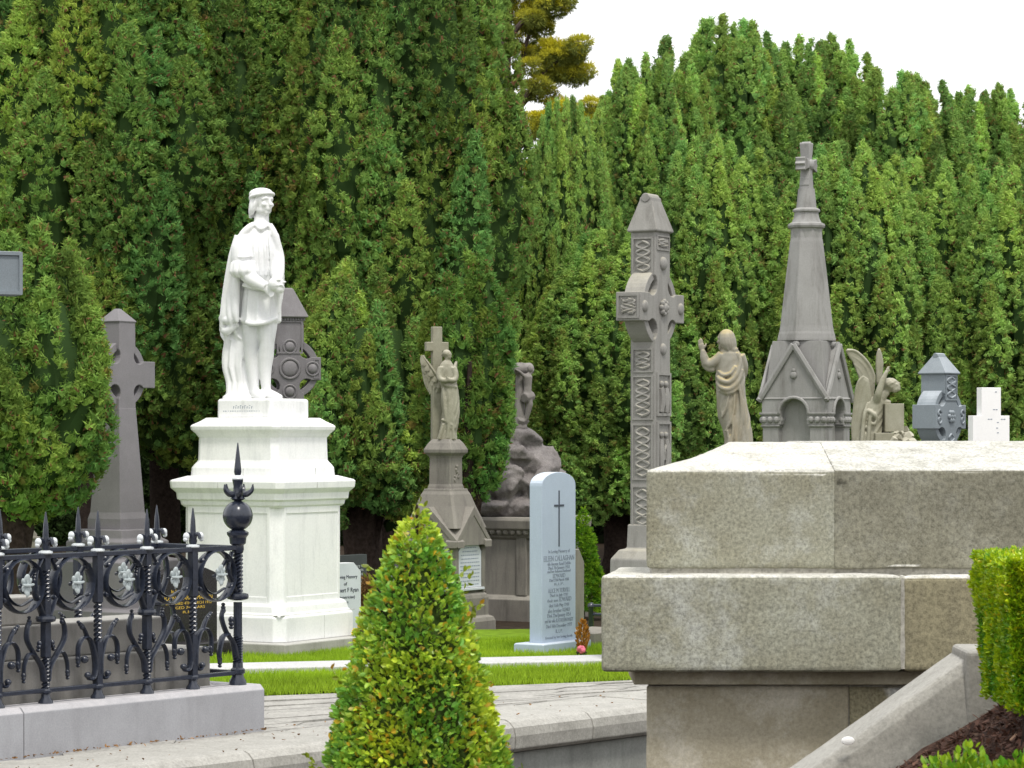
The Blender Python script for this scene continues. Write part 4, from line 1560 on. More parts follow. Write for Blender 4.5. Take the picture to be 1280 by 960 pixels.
mb.lathe([(.146, z_(299)), (.146, z_(288)), (.150, z_(286.5)), (.168, z_(285)), (.174, z_(282.5)), (.168, z_(280)), (.140, z_(278.5)), (.120, z_(273)), (.112, z_(267)), (.112, z_(266)), (.126, z_(265)), (.128, z_(263)), (.120, z_(261.5)), (.094, z_(260)), (.076, z_(236))], 20)
mb.build('collar', M['spire'], sp_, smooth=True, angle=28)
mb = MB()
mb.sq([(.072, .062, z_(262)), (.056, .048, z_(232)), (.050, .046, z_(222))])
zc = z_(206)
arms = []
for k in range(4):                               # flared arms
    Mr = Matrix.Translation((0, 0, zc)) @ Matrix.Rotation(R(90 * k), 4, 'Y')
    L = .165 if k % 2 else .205
    mb.prism([(-.04, 0), (-.034, .06), (-.062, L - .015), (-.055, L), (-.022, L - .010), (0, L + .012), (.022, L - .010), (.055, L), (.062, L - .015), (.034, .06), (.04, 0)], -.045 - .001 * k, .045 + .001 * k, Mr)
boss(mb, 0, -.045, zc, .05, .6)
mb.build('cross_finial', M['spire'], sp_, .005)
mb = MB()
mb.sq([(.52, .52, -.05), (.52, .52, .22), (.44, .44, .24), (.42, .42, .30), (.36, .36, .34), (.36, .36, .42)])
mb.build('base', M['spire'], sp_, .008)

# ------------------------------------------------------------------ angel's gabled pedestal
ZX = 26.0
u = ZX / F
ap = thing('angel_pedestal', 'grey gabled pedestal with white inscribed plaques below the angel with cross', 'pedestal', (XP(557, ZX), ZX + .1, 0), 60)


def hx_(px):
    return px * u * .5 / 1.345


a = .262
mb = MB()
mb.sq([(hx_(142), hx_(142), -.05), (hx_(142), hx_(142), z_(799)), (hx_(124), hx_(124), z_(798)), (hx_(124), hx_(124), z_(777)), (hx_(118), hx_(118), z_(772)), (hx_(106), hx_(106), z_(770)), (hx_(106), hx_(106), z_(748)), (hx_(102), hx_(102), z_(744)), (hx_(96), hx_(96), z_(741))])
mb.build('base', M['tombbody'], ap, .006)
mb = MB()
mb.sq([(a - .03, a - .03, z_(742)), (a - .03, a - .03, z_(676)), (a - .10, a - .10, z_(650))])
for r in range(4):
    Mr = Matrix.Rotation(R(90 * r), 4, 'Z')
    k = .002 * (r % 2)
    for sg in (-1, 1):
        mb.prism([(sg * (a - .055), z_(741)), (sg * (a - .001 - k), z_(741)), (sg * (a - .001 - k), z_(678)), (sg * (a - .055), z_(690))], -a - k, -a + .05, Mr)
        q0, q1 = (sg * (a + .04), z_(681)), (0, z_(636))
        mb.prism([(sg * (a + .045), z_(684)), (sg * (a + .045), z_(676)), (0, z_(633)), (0, z_(644))], -a - .035 - k, -a + .08, Mr)
mb.build('die', M['tombbody'], ap, .004)
mb = MB()
for r in range(2):
    Mr = Matrix.Rotation(R(90 * r), 4, 'Z')
    k = .002 * r
    mb.prism([(-a - .03, z_(681)), (0, z_(634.5) + k), (a + .03, z_(681))], -a - .028 - k, a + .028 + k, Mr)
mb.sq([(.275, .275, z_(660)), (hx_(76), hx_(76), z_(632)), (hx_(64), hx_(64), z_(618)), (hx_(58), hx_(58), z_(614)), (hx_(56), hx_(56), z_(611))], ch=.02)
mb.build('roof', M['tombbody'], ap, .004)
mb = MB()
mb.sq([(hx_(46), hx_(46), z_(612)), (hx_(44), hx_(44), z_(608)), (hx_(41), hx_(41), z_(605)), (hx_(40), hx_(40), z_(573)), (hx_(43), hx_(43), z_(570)), (hx_(54), hx_(54), z_(566)), (hx_(55), hx_(55), z_(562)), (hx_(44), hx_(44), z_(554)), (hx_(34), hx_(34), z_(549))])
# spray of carved flowers on the right hand face of the upper block
rr_ = random.Random(4)
for k in range(13):
    x = rr_.uniform(-.05, .05)
    z = z_(600) + .13 * k / 13 + rr_.uniform(-.01, .01)
    boss(mb, x * (1 - k / 18), -hx_(40.5), z, rr_.uniform(.010, .018), .8)
mb.tube([(-.03, -hx_(40.5) - .004, z_(602)), (.02, -hx_(40.5) - .006, z_(592)), (-.01, -hx_(40.5) - .006, z_(582))], .007, 5)
mb.build('upper_block', M['tombbody'], ap, .004)
mb = MB()
ink = MB()
rr_ = random.Random(8)
for r in range(4):
    Mr = Matrix.Rotation(R(90 * r), 4, 'Z')
    y = -a + .022
    hw_ = a - .062
    mb.prism([(-hw_, z_(734)), (hw_, z_(734)), (hw_, z_(690)), (0, z_(657)), (-hw_, z_(690))], y - .012, y + .02, Mr)
    mb.box(-hw_ - .02, hw_ + .02, y - .035, y + .02, z_(737.5), z_(734.5), Mr)
    for i in range(15):
        z = z_(731 - 4.6 * i)
        lim = min(hw_ - .015, max(.0, hw_ * (z_(657) - z) / (z_(657) - z_(690)) - .03)) if z > z_(690) else hw_ - .015
        lim *= rr_.uniform(.75, 1)
        if lim < .02:
            continue
        x = -lim
        while x < lim:
            L = rr_.uniform(.012, .045)
            ink.box(x, min(lim, x + L), y - .0135, y - .011, z, z + .009, Mr)
            x += L + .010
pl = mb.build('plaque', M['whitestone'], ap, .002)
ink.build('lettering', M['inksoft'], pl)

# ------------------------------------------------------------------ calvary tomb with rock mound
ZX = 27.6
u = ZX / F
ca = thing('calvary_tomb', 'grey tomb carrying a dark rock mound with a small crucifix on top', 'tomb', (XP(643, ZX), ZX + .35, 0), 58)
a = .47
mb = MB()
mb.sq([(a + .05, a + .05, -.05), (a + .05, a + .05, z_(748)), (a + .02, a + .02, z_(745)), (a - .02, a - .02, z_(743)), (a - .02, a - .02, z_(672))])
for r in range(4):
    Mr = Matrix.Rotation(R(90 * r), 4, 'Z')
    for sg in (-1, 1):
        mb.box(sg * (a - .10) - .055, sg * (a - .10) + .055, -a - .004 - .002 * (r % 2), -a + .05, z_(743), z_(668), Mr)
mb.build('die', M['tombbody'], ca, .006)
mb = MB()
mb.sq([(a - .02, a - .02, z_(674)), (a + .01, a + .01, z_(671)), (a + .02, a + .02, z_(666)), (a + .07, a + .07, z_(660)), (a + .075, a + .075, z_(650)), (a + .055, a + .055, z_(646))])
for r in range(4):
    Mr = Matrix.Rotation(R(90 * r), 4, 'Z')
    for i in range(13):
        mb.ell((-a + .03 + i * (2 * a - .06) / 12, -a - .03, z_(664)), (.035, .03, .035), 8, 6, Mr)
mb.build('cornice', M['tombbody'], ca, .005)
mb = MB()
rr_ = random.Random(12)


def chunk(cx_, cy_, cz_, sx, sy, sz, k=16, tilt=0):
    Mt = Matrix.Translation((cx_, cy_, cz_)) @ Matrix.Rotation(tilt, 4, 'Y') @ Matrix.Rotation(rr_.uniform(0, 3), 4, 'Z')
    pts = []
    for i in range(k):
        p = Vector((rr_.gauss(0, 1), rr_.gauss(0, 1), rr_.gauss(0, 1))).normalized()
        pts.append((p.x * sx * rr_.uniform(.8, 1.1), p.y * sy * rr_.uniform(.8, 1.1), p.z * sz * rr_.uniform(.8, 1.1)))
    mb.hull(pts, Mt)


Rz = Matrix.Rotation(R(-58), 3, 'Z')             # lay the mound out in view axes


def vc(px, py, d=0.0):
    q = Rz @ Vector(((px - 655) * u, d, 0))
    return q.x, q.y, z_(py)


for (px, py, d, sx, sy, sz, tl) in ((660, 556, .0, .26, .28, .24, .1), (640, 575, -.15, .22, .2, .26, -.3), (684, 580, -.08, .22, .24, .25, .4), (622, 610, -.2, .18, .2, .26, -.7), (648, 612, -.28, .20, .2, .24, .2), (682, 616, -.22, .24, .22, .24, .3),
                                (600, 612, -.1, .14, .16, .12, -.9), (596, 632, -.15, .20, .22, .12, 0), (630, 634, -.32, .26, .2, .13, .1), (668, 636, -.3, .26, .2, .14, 0), (704, 628, -.1, .17, .24, .20, .4), (650, 600, .2, .42, .3, .4, 0), (640, 545, .05, .14, .2, .16, -.2),
                                (655, 592, -.34, .12, .1, .10, .6), (700, 600, .05, .16, .2, .22, .5), (625, 590, .0, .18, .2, .22, -.5), (612, 625, -.34, .11, .1, .14, -.9), (662, 570, -.25, .15, .12, .12, .2), (690, 598, -.30, .12, .1, .16, .2)):
    x, y, z = vc(px, py, d)
    chunk(x, y, z, sx, sy, sz, 18, tl)
weather(sculpt(mb, 'rock_mound', M['rock'], ca, .017, 1, .35), 0, .030, .035)
# crucifix seen nearly edge-on
mb = MB()
x, y, z = vc(662, 530)
Mc = Matrix.Translation((x, y, 0)) @ Matrix.Rotation(R(-4), 4, 'Z')
mb.tube([(0, 0, z_(536)), (0, 0, z_(500)), (0, 0, z_(452))], [.075, .050, .038], 8, Mc)
mb.tube([(-.17, 0, z_(460)), (.15, 0, z_(460))], [.050, .062], 10, Mc)
mb.ell((.145, 0, z_(460)), (.06, .055, .065), 10, 8, Mc)
fig = MB()
fs_ = .8
fig.tube([(0, -.075, z_(524)), (.01, -.11, z_(505)), (0, -.085, z_(494)), (.005, -.09, z_(482)), (0, -.09, z_(470)), (0, -.085, z_(466))], [.022, .034, .045, .038, .050, .03], 10, Mc)
fig.ell((.01, -.115, z_(460)), (.030, .034, .040), 10, 8, Mc)
for sg in (-1, 1):
    fig.tube([(sg * .04, -.075, z_(469)), (sg * .09, -.062, z_(464)), (sg * .15, -.055, z_(461))], [.020, .016, .012], 8, Mc)
fig.tube([(-.06, -.09, z_(497)), (.06, -.1, z_(494))], .05, 8, Mc)
for k in range(3):
    fig.tube([(.0, 0, z_(530)), (.03 - .03 * k, -.05, z_(522))], [.06, .05], 8, Mc)
fig.v += []
M['rock2'] = stone('weathered_crucifix_stone', (.27, .25, .235), (.19, .175, .165), (.32, .31, .29), .4, 90, .15)
sculpt(mb, 'crucifix', M['rock2'], ca, .010, 2)
sculpt(fig, 'crucified_body', M['rock2'], ca, .009, 2)
# stone scroll in the angle behind the angel pedestal
mb = MB()
x, y, z = vc(596, 605, .25)
mb.sq([(.06, .06, 0.0), (.06, .06, z_(592))], cx=x, cy=y)
mb.sq([(.08, .08, z_(594)), (.08, .08, z_(589))], cx=x, cy=y)
mb.build('corner_pier', M['tombbody'], ca, .005)

# ------------------------------------------------------------------ headstones
ZX = 23.3
u = ZX / F
hs = thing('headstone', 'tall pale blue round-topped headstone with black cross and many lines of writing', 'headstone', (XP(691, ZX), ZX, 0), 58)
w_, d_ = .262, .058
zt_, zs_ = ZP(590, ZX), ZP(607, ZX)
mb = MB()
arc = [(w_ * math.cos(PI * i / 18), zs_ + (zt_ - zs_) * math.sin(PI * i / 18) ** .9) for i in range(19)]
mb.prism([(-w_, .05)] + [(w_, .05)] + arc, -d_, d_)
mb.build('slab', M['paleblue'], hs, .005)
mb = MB()
mb.sq([(w_ + .11, d_ + .08, -.04), (w_ + .11, d_ + .08, .062), (w_ + .10, d_ + .07, .068)])
mb.build('base', M['paleblue'], hs, .006)
mb = MB()
mb.box(-.008, .008, -d_ - .003, -d_ + .004, ZP(683, ZX), ZP(613, ZX))
mb.box(-.075, .075, -d_ - .004, -d_ + .004, ZP(633, ZX), ZP(630.5, ZX))
mb.build('inlaid_cross', M['ink'], hs)
L = [('In Loving Memory of', 690.5, 4, .33, 's'), ('EILEEN CALLAGHAN', 700.5, 6.6, .47, 's'), ('4th Avenue Road Dublin', 706, 4, .36, 's'), ('Died 7th January 1931', 711, 4, .33, 's'), ('and her beloved husband', 715, 3.2, .36, 's'), ('EDWARD', 721.5, 5, .19, 's'),
     ('Died 27th March 1938', 726, 3.6, .30, 's'), ('R.I.P.', 731, 3, .15, 's'), ('ALICE M TURVILL', 740, 5.5, .34, 's'), ('Died 1st July 1932', 745, 3.6, .28, 's'), ('their son', 751.5, 4, .16, 'l'), ('EDWARD', 751.5, 5.6, .19, 'r'), ('died 16th May 1944', 757.8, 4.2, .31, 's'),
     ('also brother KENO', 764.5, 4.6, .34, 's'), ('Died 22nd January 1954', 770.5, 4.6, .36, 's'), ('and his wife KATHLEEN MARY', 777, 4.6, .44, 's'), ('Died 18th December 1977', 783.5, 4.4, .40, 's'), ('R. I. P.', 790.5, 4.4, .10, 's'), ('Erected by her loving family', 797, 3.2, .42, 's')]
T1, T2 = [], []
for i, (s_, py, h, wd_, al) in enumerate(L):
    x = {'s': 0, 'l': -.10, 'r': .095}[al]
    (T2 if i in (0, 4, 7, 18) else T1).append((s_, x, ZP(py, ZX), h * u, wd_))
text_lines(T1, M['inksoft'], hs, -d_ - .0015)
text_lines(T2, M['inksoft'], hs, -d_ - .0015)

ZX = 24.3
u = ZX / F
hs = thing('headstone', 'small pale marble headstone with clipped shoulders beside the white pedestal', 'headstone', (XP(426, ZX), ZX, 0), 52)
w_ = .20
mb = MB()
mb.prism([(-w_, -.05), (w_, -.05), (w_, ZP(715, ZX)), (w_ * .55, ZP(703.5, ZX)), (-w_ * .55, ZP(703.5, ZX)), (-w_, ZP(715, ZX))], -.05, .05)
mb.build('slab', M['whitestone'], hs, .004)
text_lines([('In Loving Memory', 0, ZP(723, ZX), 4.2 * u, .30), ('of', 0, ZP(731.5, ZX), 4 * u, .04), ('Herbert F Ryan', 0, ZP(740, ZX), 5.4 * u, .33), ('(Obstetrician)', 0, ZP(748, ZX), 3.6 * u, .24), ('R.I.P.', 0, ZP(755, ZX), 3.4 * u, .09)], M['ink'], hs, -.0515)

ZX = 25.2
u = ZX / F
hs = thing('headstone', 'dark slate headstone with pale lettering behind the small pale one', 'headstone', (XP(434, ZX), ZX, 0), 50)
w_ = .21
mb = MB()
mb.prism([(-w_, -.05), (w_, -.05), (w_, ZP(693.5, ZX)), (-w_, ZP(694, ZX))], -.04, .04)
mb.build('slab', M['slate'], hs, .003)
text_lines([('In loving memory of', 0, ZP(709, ZX), 3.4 * u, .33), ('his dear parents', .02, ZP(714, ZX), 3.2 * u, .28), ('who died', .05, ZP(719.5, ZX), 3.2 * u, .20), ('also their son', .05, ZP(728.5, ZX), 3 * u, .22), ('Rest in peace', .0, ZP(760, ZX), 3 * u, .28)], M['palepaint'], hs, -.0415)

ZX = 22.5
u = ZX / F
hs = thing('headstone', 'polished black headstone with gold lettering seen through the railing', 'headstone', (XP(229, ZX), ZX + .1, 0), 48)
w_ = .30
mb = MB()
mb.prism([(-w_, .1), (w_, .1), (w_, ZP(718, ZX)), (w_ * .6, ZP(711, ZX)), (-w_ * .6, ZP(711, ZX)), (-w_, ZP(718, ZX))], -.045, .045)
mb.build('slab', M['blackgranite'], hs, .004)
mb = MB()
mb.sq([(w_ + .08, .14, -.05), (w_ + .08, .14, .1), (w_ + .07, .13, .11)])
mb.build('base', M['blackgranite'], hs, .005)
text_lines([('In Loving Memory of', 0, ZP(741, ZX), 4.2 * u, .36), ('JOHN CHARLES MARTIN', 0, ZP(750, ZX), 4.8 * u, .50), ('WHO DIED 4TH MARCH 1912', 0, ZP(756, ZX), 3.4 * u, .48), ('AGED 74 YEARS', 0, ZP(761.5, ZX), 3.4 * u, .34), ('R.I.P.', 0, ZP(767, ZX), 3.2 * u, .12)], M['gold'], hs, -.0465)

# ornate pale stone far left under the trees
ZX = 24.5
u = ZX / F
hs = thing('headstone', 'pale carved headstone with a curved niche top, under the low yew at far left', 'headstone', (XP(14, ZX), ZX, 0), 30)
w_ = .22
pale = stone('buff_headstone', (.36, .34, .29), (.27, .255, .21), (.2, .18, .14), .5, 110, .12)
mb = MB()
prof = [(-w_, -.05), (w_, -.05), (w_, ZP(690, ZX)), (w_ * .95, ZP(668, ZX)), (w_ * .62, ZP(655, ZX)), (w_ * .45, ZP(641, ZX)), (w_ * .12, ZP(634, ZX))]
prof += [(-x, z) for x, z in reversed(prof[2:])]
mb.prism(prof, -.06, .06)
mb.tube([(.12 * math.cos(PI * i / 10), -.064, ZP(664, ZX) + .12 * math.sin(PI * i / 10)) for i in range(11)], .014, 6)
mb.box(-w_ - .012, w_ + .012, -.075, .075, ZP(674, ZX), ZP(671, ZX))
boss(mb, 0, -.06, ZP(656, ZX), .05, .5)
mb.tube([(0, -.065, ZP(670, ZX)), (.01, -.08, ZP(662, ZX))], [.06, .035], 8)
mb.build('slab', pale, hs, .005)

# scattered stones seen small beneath the yews
for (px, py, ZX, w_, rz, mat, lab) in ((494, 685, 28.5, .05, 40, 'plaincross', 'small grey headstone under the yews, just left of the topiary tip'), (485, 704, 27.6, .04, 40, 'whitestone', 'small white headstone under the yews, lower left of the topiary tip')):
    t_ = thing('headstone', lab, 'headstone', (XP(px, ZX), ZX, 0), rz)
    mb = MB()
    mb.prism([(-w_, -.05), (w_, -.05), (w_, ZP(py + 1, ZX)), (w_ * .5, ZP(py - 1, ZX)), (-w_, ZP(py, ZX))], -.03, .03)
    mb.build('slab', M[mat], t_, .004)
    mb = MB()
    mb.sq([(w_ + .04, .07, -.05), (w_ + .04, .07, .10), (w_ + .03, .06, .11)])
    mb.build('base', M['tombbody'], t_, .004)

# low grave block and black railing right of the blue headstone
ZX = 24.0
gb = thing('grave_block', 'low grey stone grave block at the foot of the blue headstone', 'grave', (XP(742, ZX), ZX + .25, 0), 58)
mb = MB()
mb.sq([(.34, .22, -.05), (.34, .22, .09), (.30, .18, .10)])
mb.build('slab', M['tombbody'], gb, .006)
t_ = thing('stone_stub', 'grey rounded stone stub behind the right edge of the blue headstone', 'headstone', (XP(704, 25.5), 25.5, 0), 58)
mb = MB()
mb.prism([(-.25, -.05), (.25, -.05), (.25, .60), (.16, .72), (-.16, .72), (-.25, .60)], -.07, .07)
mb.build('slab', M['tombbody'], t_, .01)
ir = thing('low_railing', 'short black iron railing between blue headstone and foreground wall', 'railing', (XP(736, 25), 25, 0), -10)
mb = MB()
for z in (ZP(757, 25), ZP(768, 25)):
    mb.tube([(0, 0, z), (.5, 0, z)], .014, 6)
mb.build('rail', M['iron'], ir)
for x in (.02, .26, .5):
    mb = MB()
    mb.lathe([(.022, -.05), (.022, ZP(760, 25)), (.034, ZP(758, 25)), (.028, ZP(755, 25)), (.01, ZP(753, 25))], 8, Matrix.Translation((x, 0, 0)))
    mb.build('post', M['iron'], ir, smooth=True)

# withered orange plant with a pink rose
fl = thing('grave_flowers', 'withered orange spray with one pink rose at the foot of the blue headstone', 'flowers', (XP(727, 22.6), 22.6, 0))
rg = np.random.default_rng(91)
n = 420
tt = rg.random(n) ** 1.2
aa = rg.uniform(0, 2 * PI, n)
rr2 = .052 * np.sin(PI * np.clip(tt * .9 + .1, 0, 1)) ** .8 * rg.uniform(.5, 1.0, n)
pos = np.c_[rr2 * np.cos(aa) + .012 * tt, rr2 * np.sin(aa), .03 + .24 * tt]
d = np.c_[np.cos(aa) * .5, np.sin(aa) * .5, np.ones(n)]
d /= np.linalg.norm(d, axis=1)[:, None]
leafy('spray', pos, d, rg.uniform(.022, .038, n), np.array([.42, .19, .025]) * rg.uniform(.6, 1.3, (n, 1)), fl, M['leaf'], .4, rg)
M['rose'] = plain('pink_rose', (.72, .16, .24), .5, var=.3, scale=120)
mb = MB()
mb.ell((-.005, -.06, .055), (.022, .02, .022), 12, 8)
for k in range(7):
    a_ = k * 2.4
    mb.ell((-.005 + .019 * math.cos(a_), -.062 + .012 * math.sin(a_ * 2), .055 + .017 * math.sin(a_)), (.017, .010, .017), 8, 6)
mb.build('rose', M['rose'], fl, smooth=True)
mb = MB()
mb.lathe([(.03, -.02), (.04, .0), (.045, .03), (.04, .035)], 10)
mb.build('pot', M['bark'], fl, smooth=True)
# yellow flowers by the slate headstone
M['petal'] = plain('yellow_petals', (.80, .60, .05), .5, var=.3, scale=150)
yf = thing('yellow_flowers', 'tiny bunch of yellow flowers at the foot of the dark slate headstone', 'flowers', (XP(449, 23.6), 23.6, 0))
mb = MB()
rr_ = random.Random(3)
for k in range(26):
    x, y, z = rr_.uniform(-.06, .06), rr_.uniform(-.05, .05), .12 + rr_.uniform(-.02, .03)
    mb.ell((x, y, z), (.012, .012, .007), 7, 5)
mb.build('blossom', M['petal'], yf, smooth=True)
mb = MB()
for k in range(20):
    x, y = rr_.uniform(-.06, .06), rr_.uniform(-.05, .05)
    mb.tube([(x * .4, y * .4, -.03), (x, y, .115)], .003, 4)
mb.build('stalk', M['inner'], yf)
# ------------------------------------------------------------------ railed grave at left
KO, KR = (-1.44, 16.90, 0), 52.0
KT, RB, RT = .265, .335, 1.060                   # kerb top, bottom rail, top rail
RY = .10                                        # rail line behind the kerb face
CX = -.12                                       # corner post along the kerb
WB = .66                                        # depth to the rear rail
kb = thing('kerb_stone', 'lilac grey kerb carrying the black iron railing', 'kerb', KO, KR)


def kerb_run(x0, x1, y0, y1, M_=None):
    mb = MB()
    c = .030
    pr = [(y0, -.06), (y0, KT - c), (y0 + c, KT), (y1 - c * .3, KT), (y1, KT - c * .3), (y1, -.06)]
    mb.rings([[(x0, y, z) for y, z in pr], [(x1, y, z) for y, z in pr]], M_)
    return mb


xs = [-6, -3.9, -1.87, -.0]
for i in range(3):
    kerb_run(xs[i] + .003, xs[i + 1] - (.0 if i == 2 else .003), 0, .20).build('kerb_block', M['kerb'], kb, .005)
mb = MB()
mb.box(-.20, -.002, .202, WB + .30, -.06, KT - .002)
mb.box(-6, -.202, WB + .10, WB + .30, -.06, KT - .003)
mb.build('kerb_block', M['kerb'], kb, .012)
mb = MB()
mb.box(-5.9, -.2, .19, WB + .12, -.05, .215)
mb.build('grave_floor', M['tomb'], kb)

ts = thing('stepped_tomb', 'grey stepped tomb base inside the iron railing', 'tomb', KO, KR)
mb = MB()
mb.box(-3.6, -.66, .24, WB - .03, .216, .487)
mb.box(-.652, -.20, .242, WB - .03, .216, .486)
mb.build('lower_step', M['tomb'], ts, .010)
MB().box(-3.3, -.53, .29, WB - .06, .489, .675).build('upper_step', M['tomb'], ts, .010)
MB().box(-2.9, -1.40, .33, WB - .09, .677, .83).build('plinth', M['tomb'], ts, .010)
Mk = Matrix.Translation(KO) @ Matrix.Rotation(R(KR), 4, 'Z')
q = Mk @ Vector((-2.06, .46, 0))
cx = thing('celtic_cross', 'blue grey ringed cross cut by the left edge, only its right arm showing', 'cross', (q.x, q.y, .832), 24)
zc = ZP(341, 15.6) - .832
mb = MB()
out = cross_outline(.13, .440, .55, zc, .215, .105, .118)
mb.prism([(x, z + zc) for x, z in out], -.08, .08)
ring(mb, .275, .345, -.055, .055, zc)
mb.build('cross_head', M['bluegrey'], cx, .012)
rel = MB()
for sg in (-1, 1):
    frame_strip(rel, sg * .335 - .098, sg * .335 + .098, zc - .115, zc + .115, -.08, .018, .012)
rel.build('carving', M['bluegrey'], cx)

# ------------------------------------------------------------------ wrought iron
def twist(mb, x, y, z0, z1, r, turns=3, M_=None):
    n = 28
    rr = []
    for i in range(n + 1):
        u_ = i / n
        ring_ = []
        for k in range(8):
            a = 2 * PI * k / 8 + turns * 2 * PI * u_ / 1
            rad = r * (1.18 if k % 2 == 0 else .80)
            ring_.append((x + rad * math.cos(a), y + rad * math.sin(a), z0 + (z1 - z0) * u_))
        rr.append(ring_)
    mb.rings(rr, M_)


def bar(mb, pts, r0, r1, M_=None, flat=(2.2, .82)):
    """forged flat bar tapering to its tip, broad side across the fence"""
    p = cr(pts, 6)
    mb.tube(p, lerpl([r0, (r0 + r1) / 2, r1], len(p)), 6, M_, flat, (0, 1, 0))


def knobs(mb, x, y, z, a, M_=None, s=1.0):
    """little forged leaf at a scroll tip: three swellings along direction a"""
    for k in range(3):
        mb.ell((x + .017 * s * k * math.cos(a), y, z + .017 * s * k * math.sin(a)), (.0135 * s * (1 - .22 * k), .015 * s, .0160 * s * (1 - .22 * k)), 8, 6, M_)


def iron_post(x, typ, parent, M_):
    mb = MB()
    mb.lathe([(.042, KT - .01), (.040, KT + .012), (.027, KT + .03), (.025, KT + .05), (.033, KT + .058), (.033, KT + .07), (.024, KT + .08)], 12, M_ @ Matrix.Translation((x, 0, 0)))
    T = M_ @ Matrix.Translation((x, 0, 0))
    q = .021
    if typ == 'A':
        twist(mb, 0, 0, KT + .07, .52, q, 2.2, T)
        mb.box(-.020, .020, -.020, .020, .515, .70, T)
        mb.lathe([(.024, .70), (.052, .708), (.056, .722), (.052, .736), (.024, .744)], 14, T)
        mb.box(-.020, .020, -.020, .020, .74, .83, T)
        twist(mb, 0, 0, .82, .985, q, 1.8, T)
        mb.box(-.019, .019, -.019, .019, .98, RT + .01, T)
    else:
        mb.box(-.020, .020, -.020, .020, KT + .07, .58, T)
        twist(mb, 0, 0, .575, .80, q, 2.2, T)
        mb.box(-.021, .021, -.021, .021, .795, RT + .01, T)
    po = mb.build('post', M['iron'], parent, smooth=True, angle=30)
    sp = MB()
    sp.lathe([(.019, RT + .028), (.024, RT + .05), (.017, RT + .09), (.0165, RT + .11), (.013, RT + .17), (.004, RT + .235), (.001, RT + .24)], 8, T)
    for sg in (-1, 1):
        sp.tube(cr([(sg * .010, 0, RT + .045), (sg * .024, 0, RT + .085), (sg * .048, 0, RT + .090), (sg * .060, 0, RT + .065)], 4), [.010] * 13, 6, T)
        sp.tube(cr([(0, sg * .010, RT + .045), (0, sg * .024, RT + .085), (0, sg * .046, RT + .088), (0, sg * .056, RT + .065)], 4), [.010] * 13, 6, T)
    sp.build('spike', M['iron'], po, smooth=True)
    cu = MB()  # pale curl tops and disc: highlight put into the colour
    cu.lathe([(.036, RT + .012), (.040, RT + .018), (.038, RT + .026), (.022, RT + .031)], 12, T)
    for sg in (-1, 1):
        cu.ell((sg * .058, -.004, RT + .078), (.016, .021, .022), 10, 8, T)
        cu.ell((sg * .064, -.004, RT + .060), (.012, .016, .014), 8, 6, T)
    cu.build('glint_curl', M['silver'], po, smooth=True)
    return po


def scrolls(x, typ, parent, M_):
    mb = MB()
    T = M_ @ Matrix.Translation((x, 0, 0))
    for sg in (-1, 1):
        def m(pts):
            return [(sg * a, 0, b) for a, b in pts]
        if typ == 'A':
            bar(mb, m([(.012, .385), (.028, .46), (.085, .535), (.135, .61), (.135, .675), (.118, .715)]), .0135, .009, T)
            knobs(mb, sg * .120, 0, .700, PI / 2 if sg > 0 else PI / 2, T)
            bar(mb, m([(.080, .53), (.125, .535), (.155, .48), (.160, .41)]), .011, .007, T)
            knobs(mb, sg * .160, 0, .425, -PI / 2, T)
            knobs(mb, sg * .045, 0, .59, -PI / 2 + sg * .3, T, 1.1)
            bar(mb, m([(.02, .735), (.050, .80), (.080, .87), (.075, .97), (.035, 1.045)]), .0135, .010, T)
            knobs(mb, sg * .085, 0, .93, PI / 2, T, 1.1)
        else:
            bar(mb, m([(.015, .40), (.022, .49), (.055, .585), (.105, .605), (.145, .56), (.148, .47)]), .0135, .009, T)
            knobs(mb, sg * .148, 0, .49, -PI / 2, T, 1.1)
            bar(mb, m([(.075, .595), (.105, .655), (.140, .69)]), .010, .007, T)
            knobs(mb, sg * .118, 0, .665, PI / 4 if sg > 0 else 3 * PI / 4, T, 1.1)
            mb.ell((sg * .100, 0, .485), (.024, .022, .022), 8, 6, T)
            bar(mb, m([(.012, .46), (.03, .385), (.065, .375), (.075, .40)]), .012, .008, T)
            mb.ell((sg * .076, 0, .397), (.020, .02, .018), 8, 6, T)
    return mb.build('scroll', M['iron'], parent, smooth=True, angle=35)


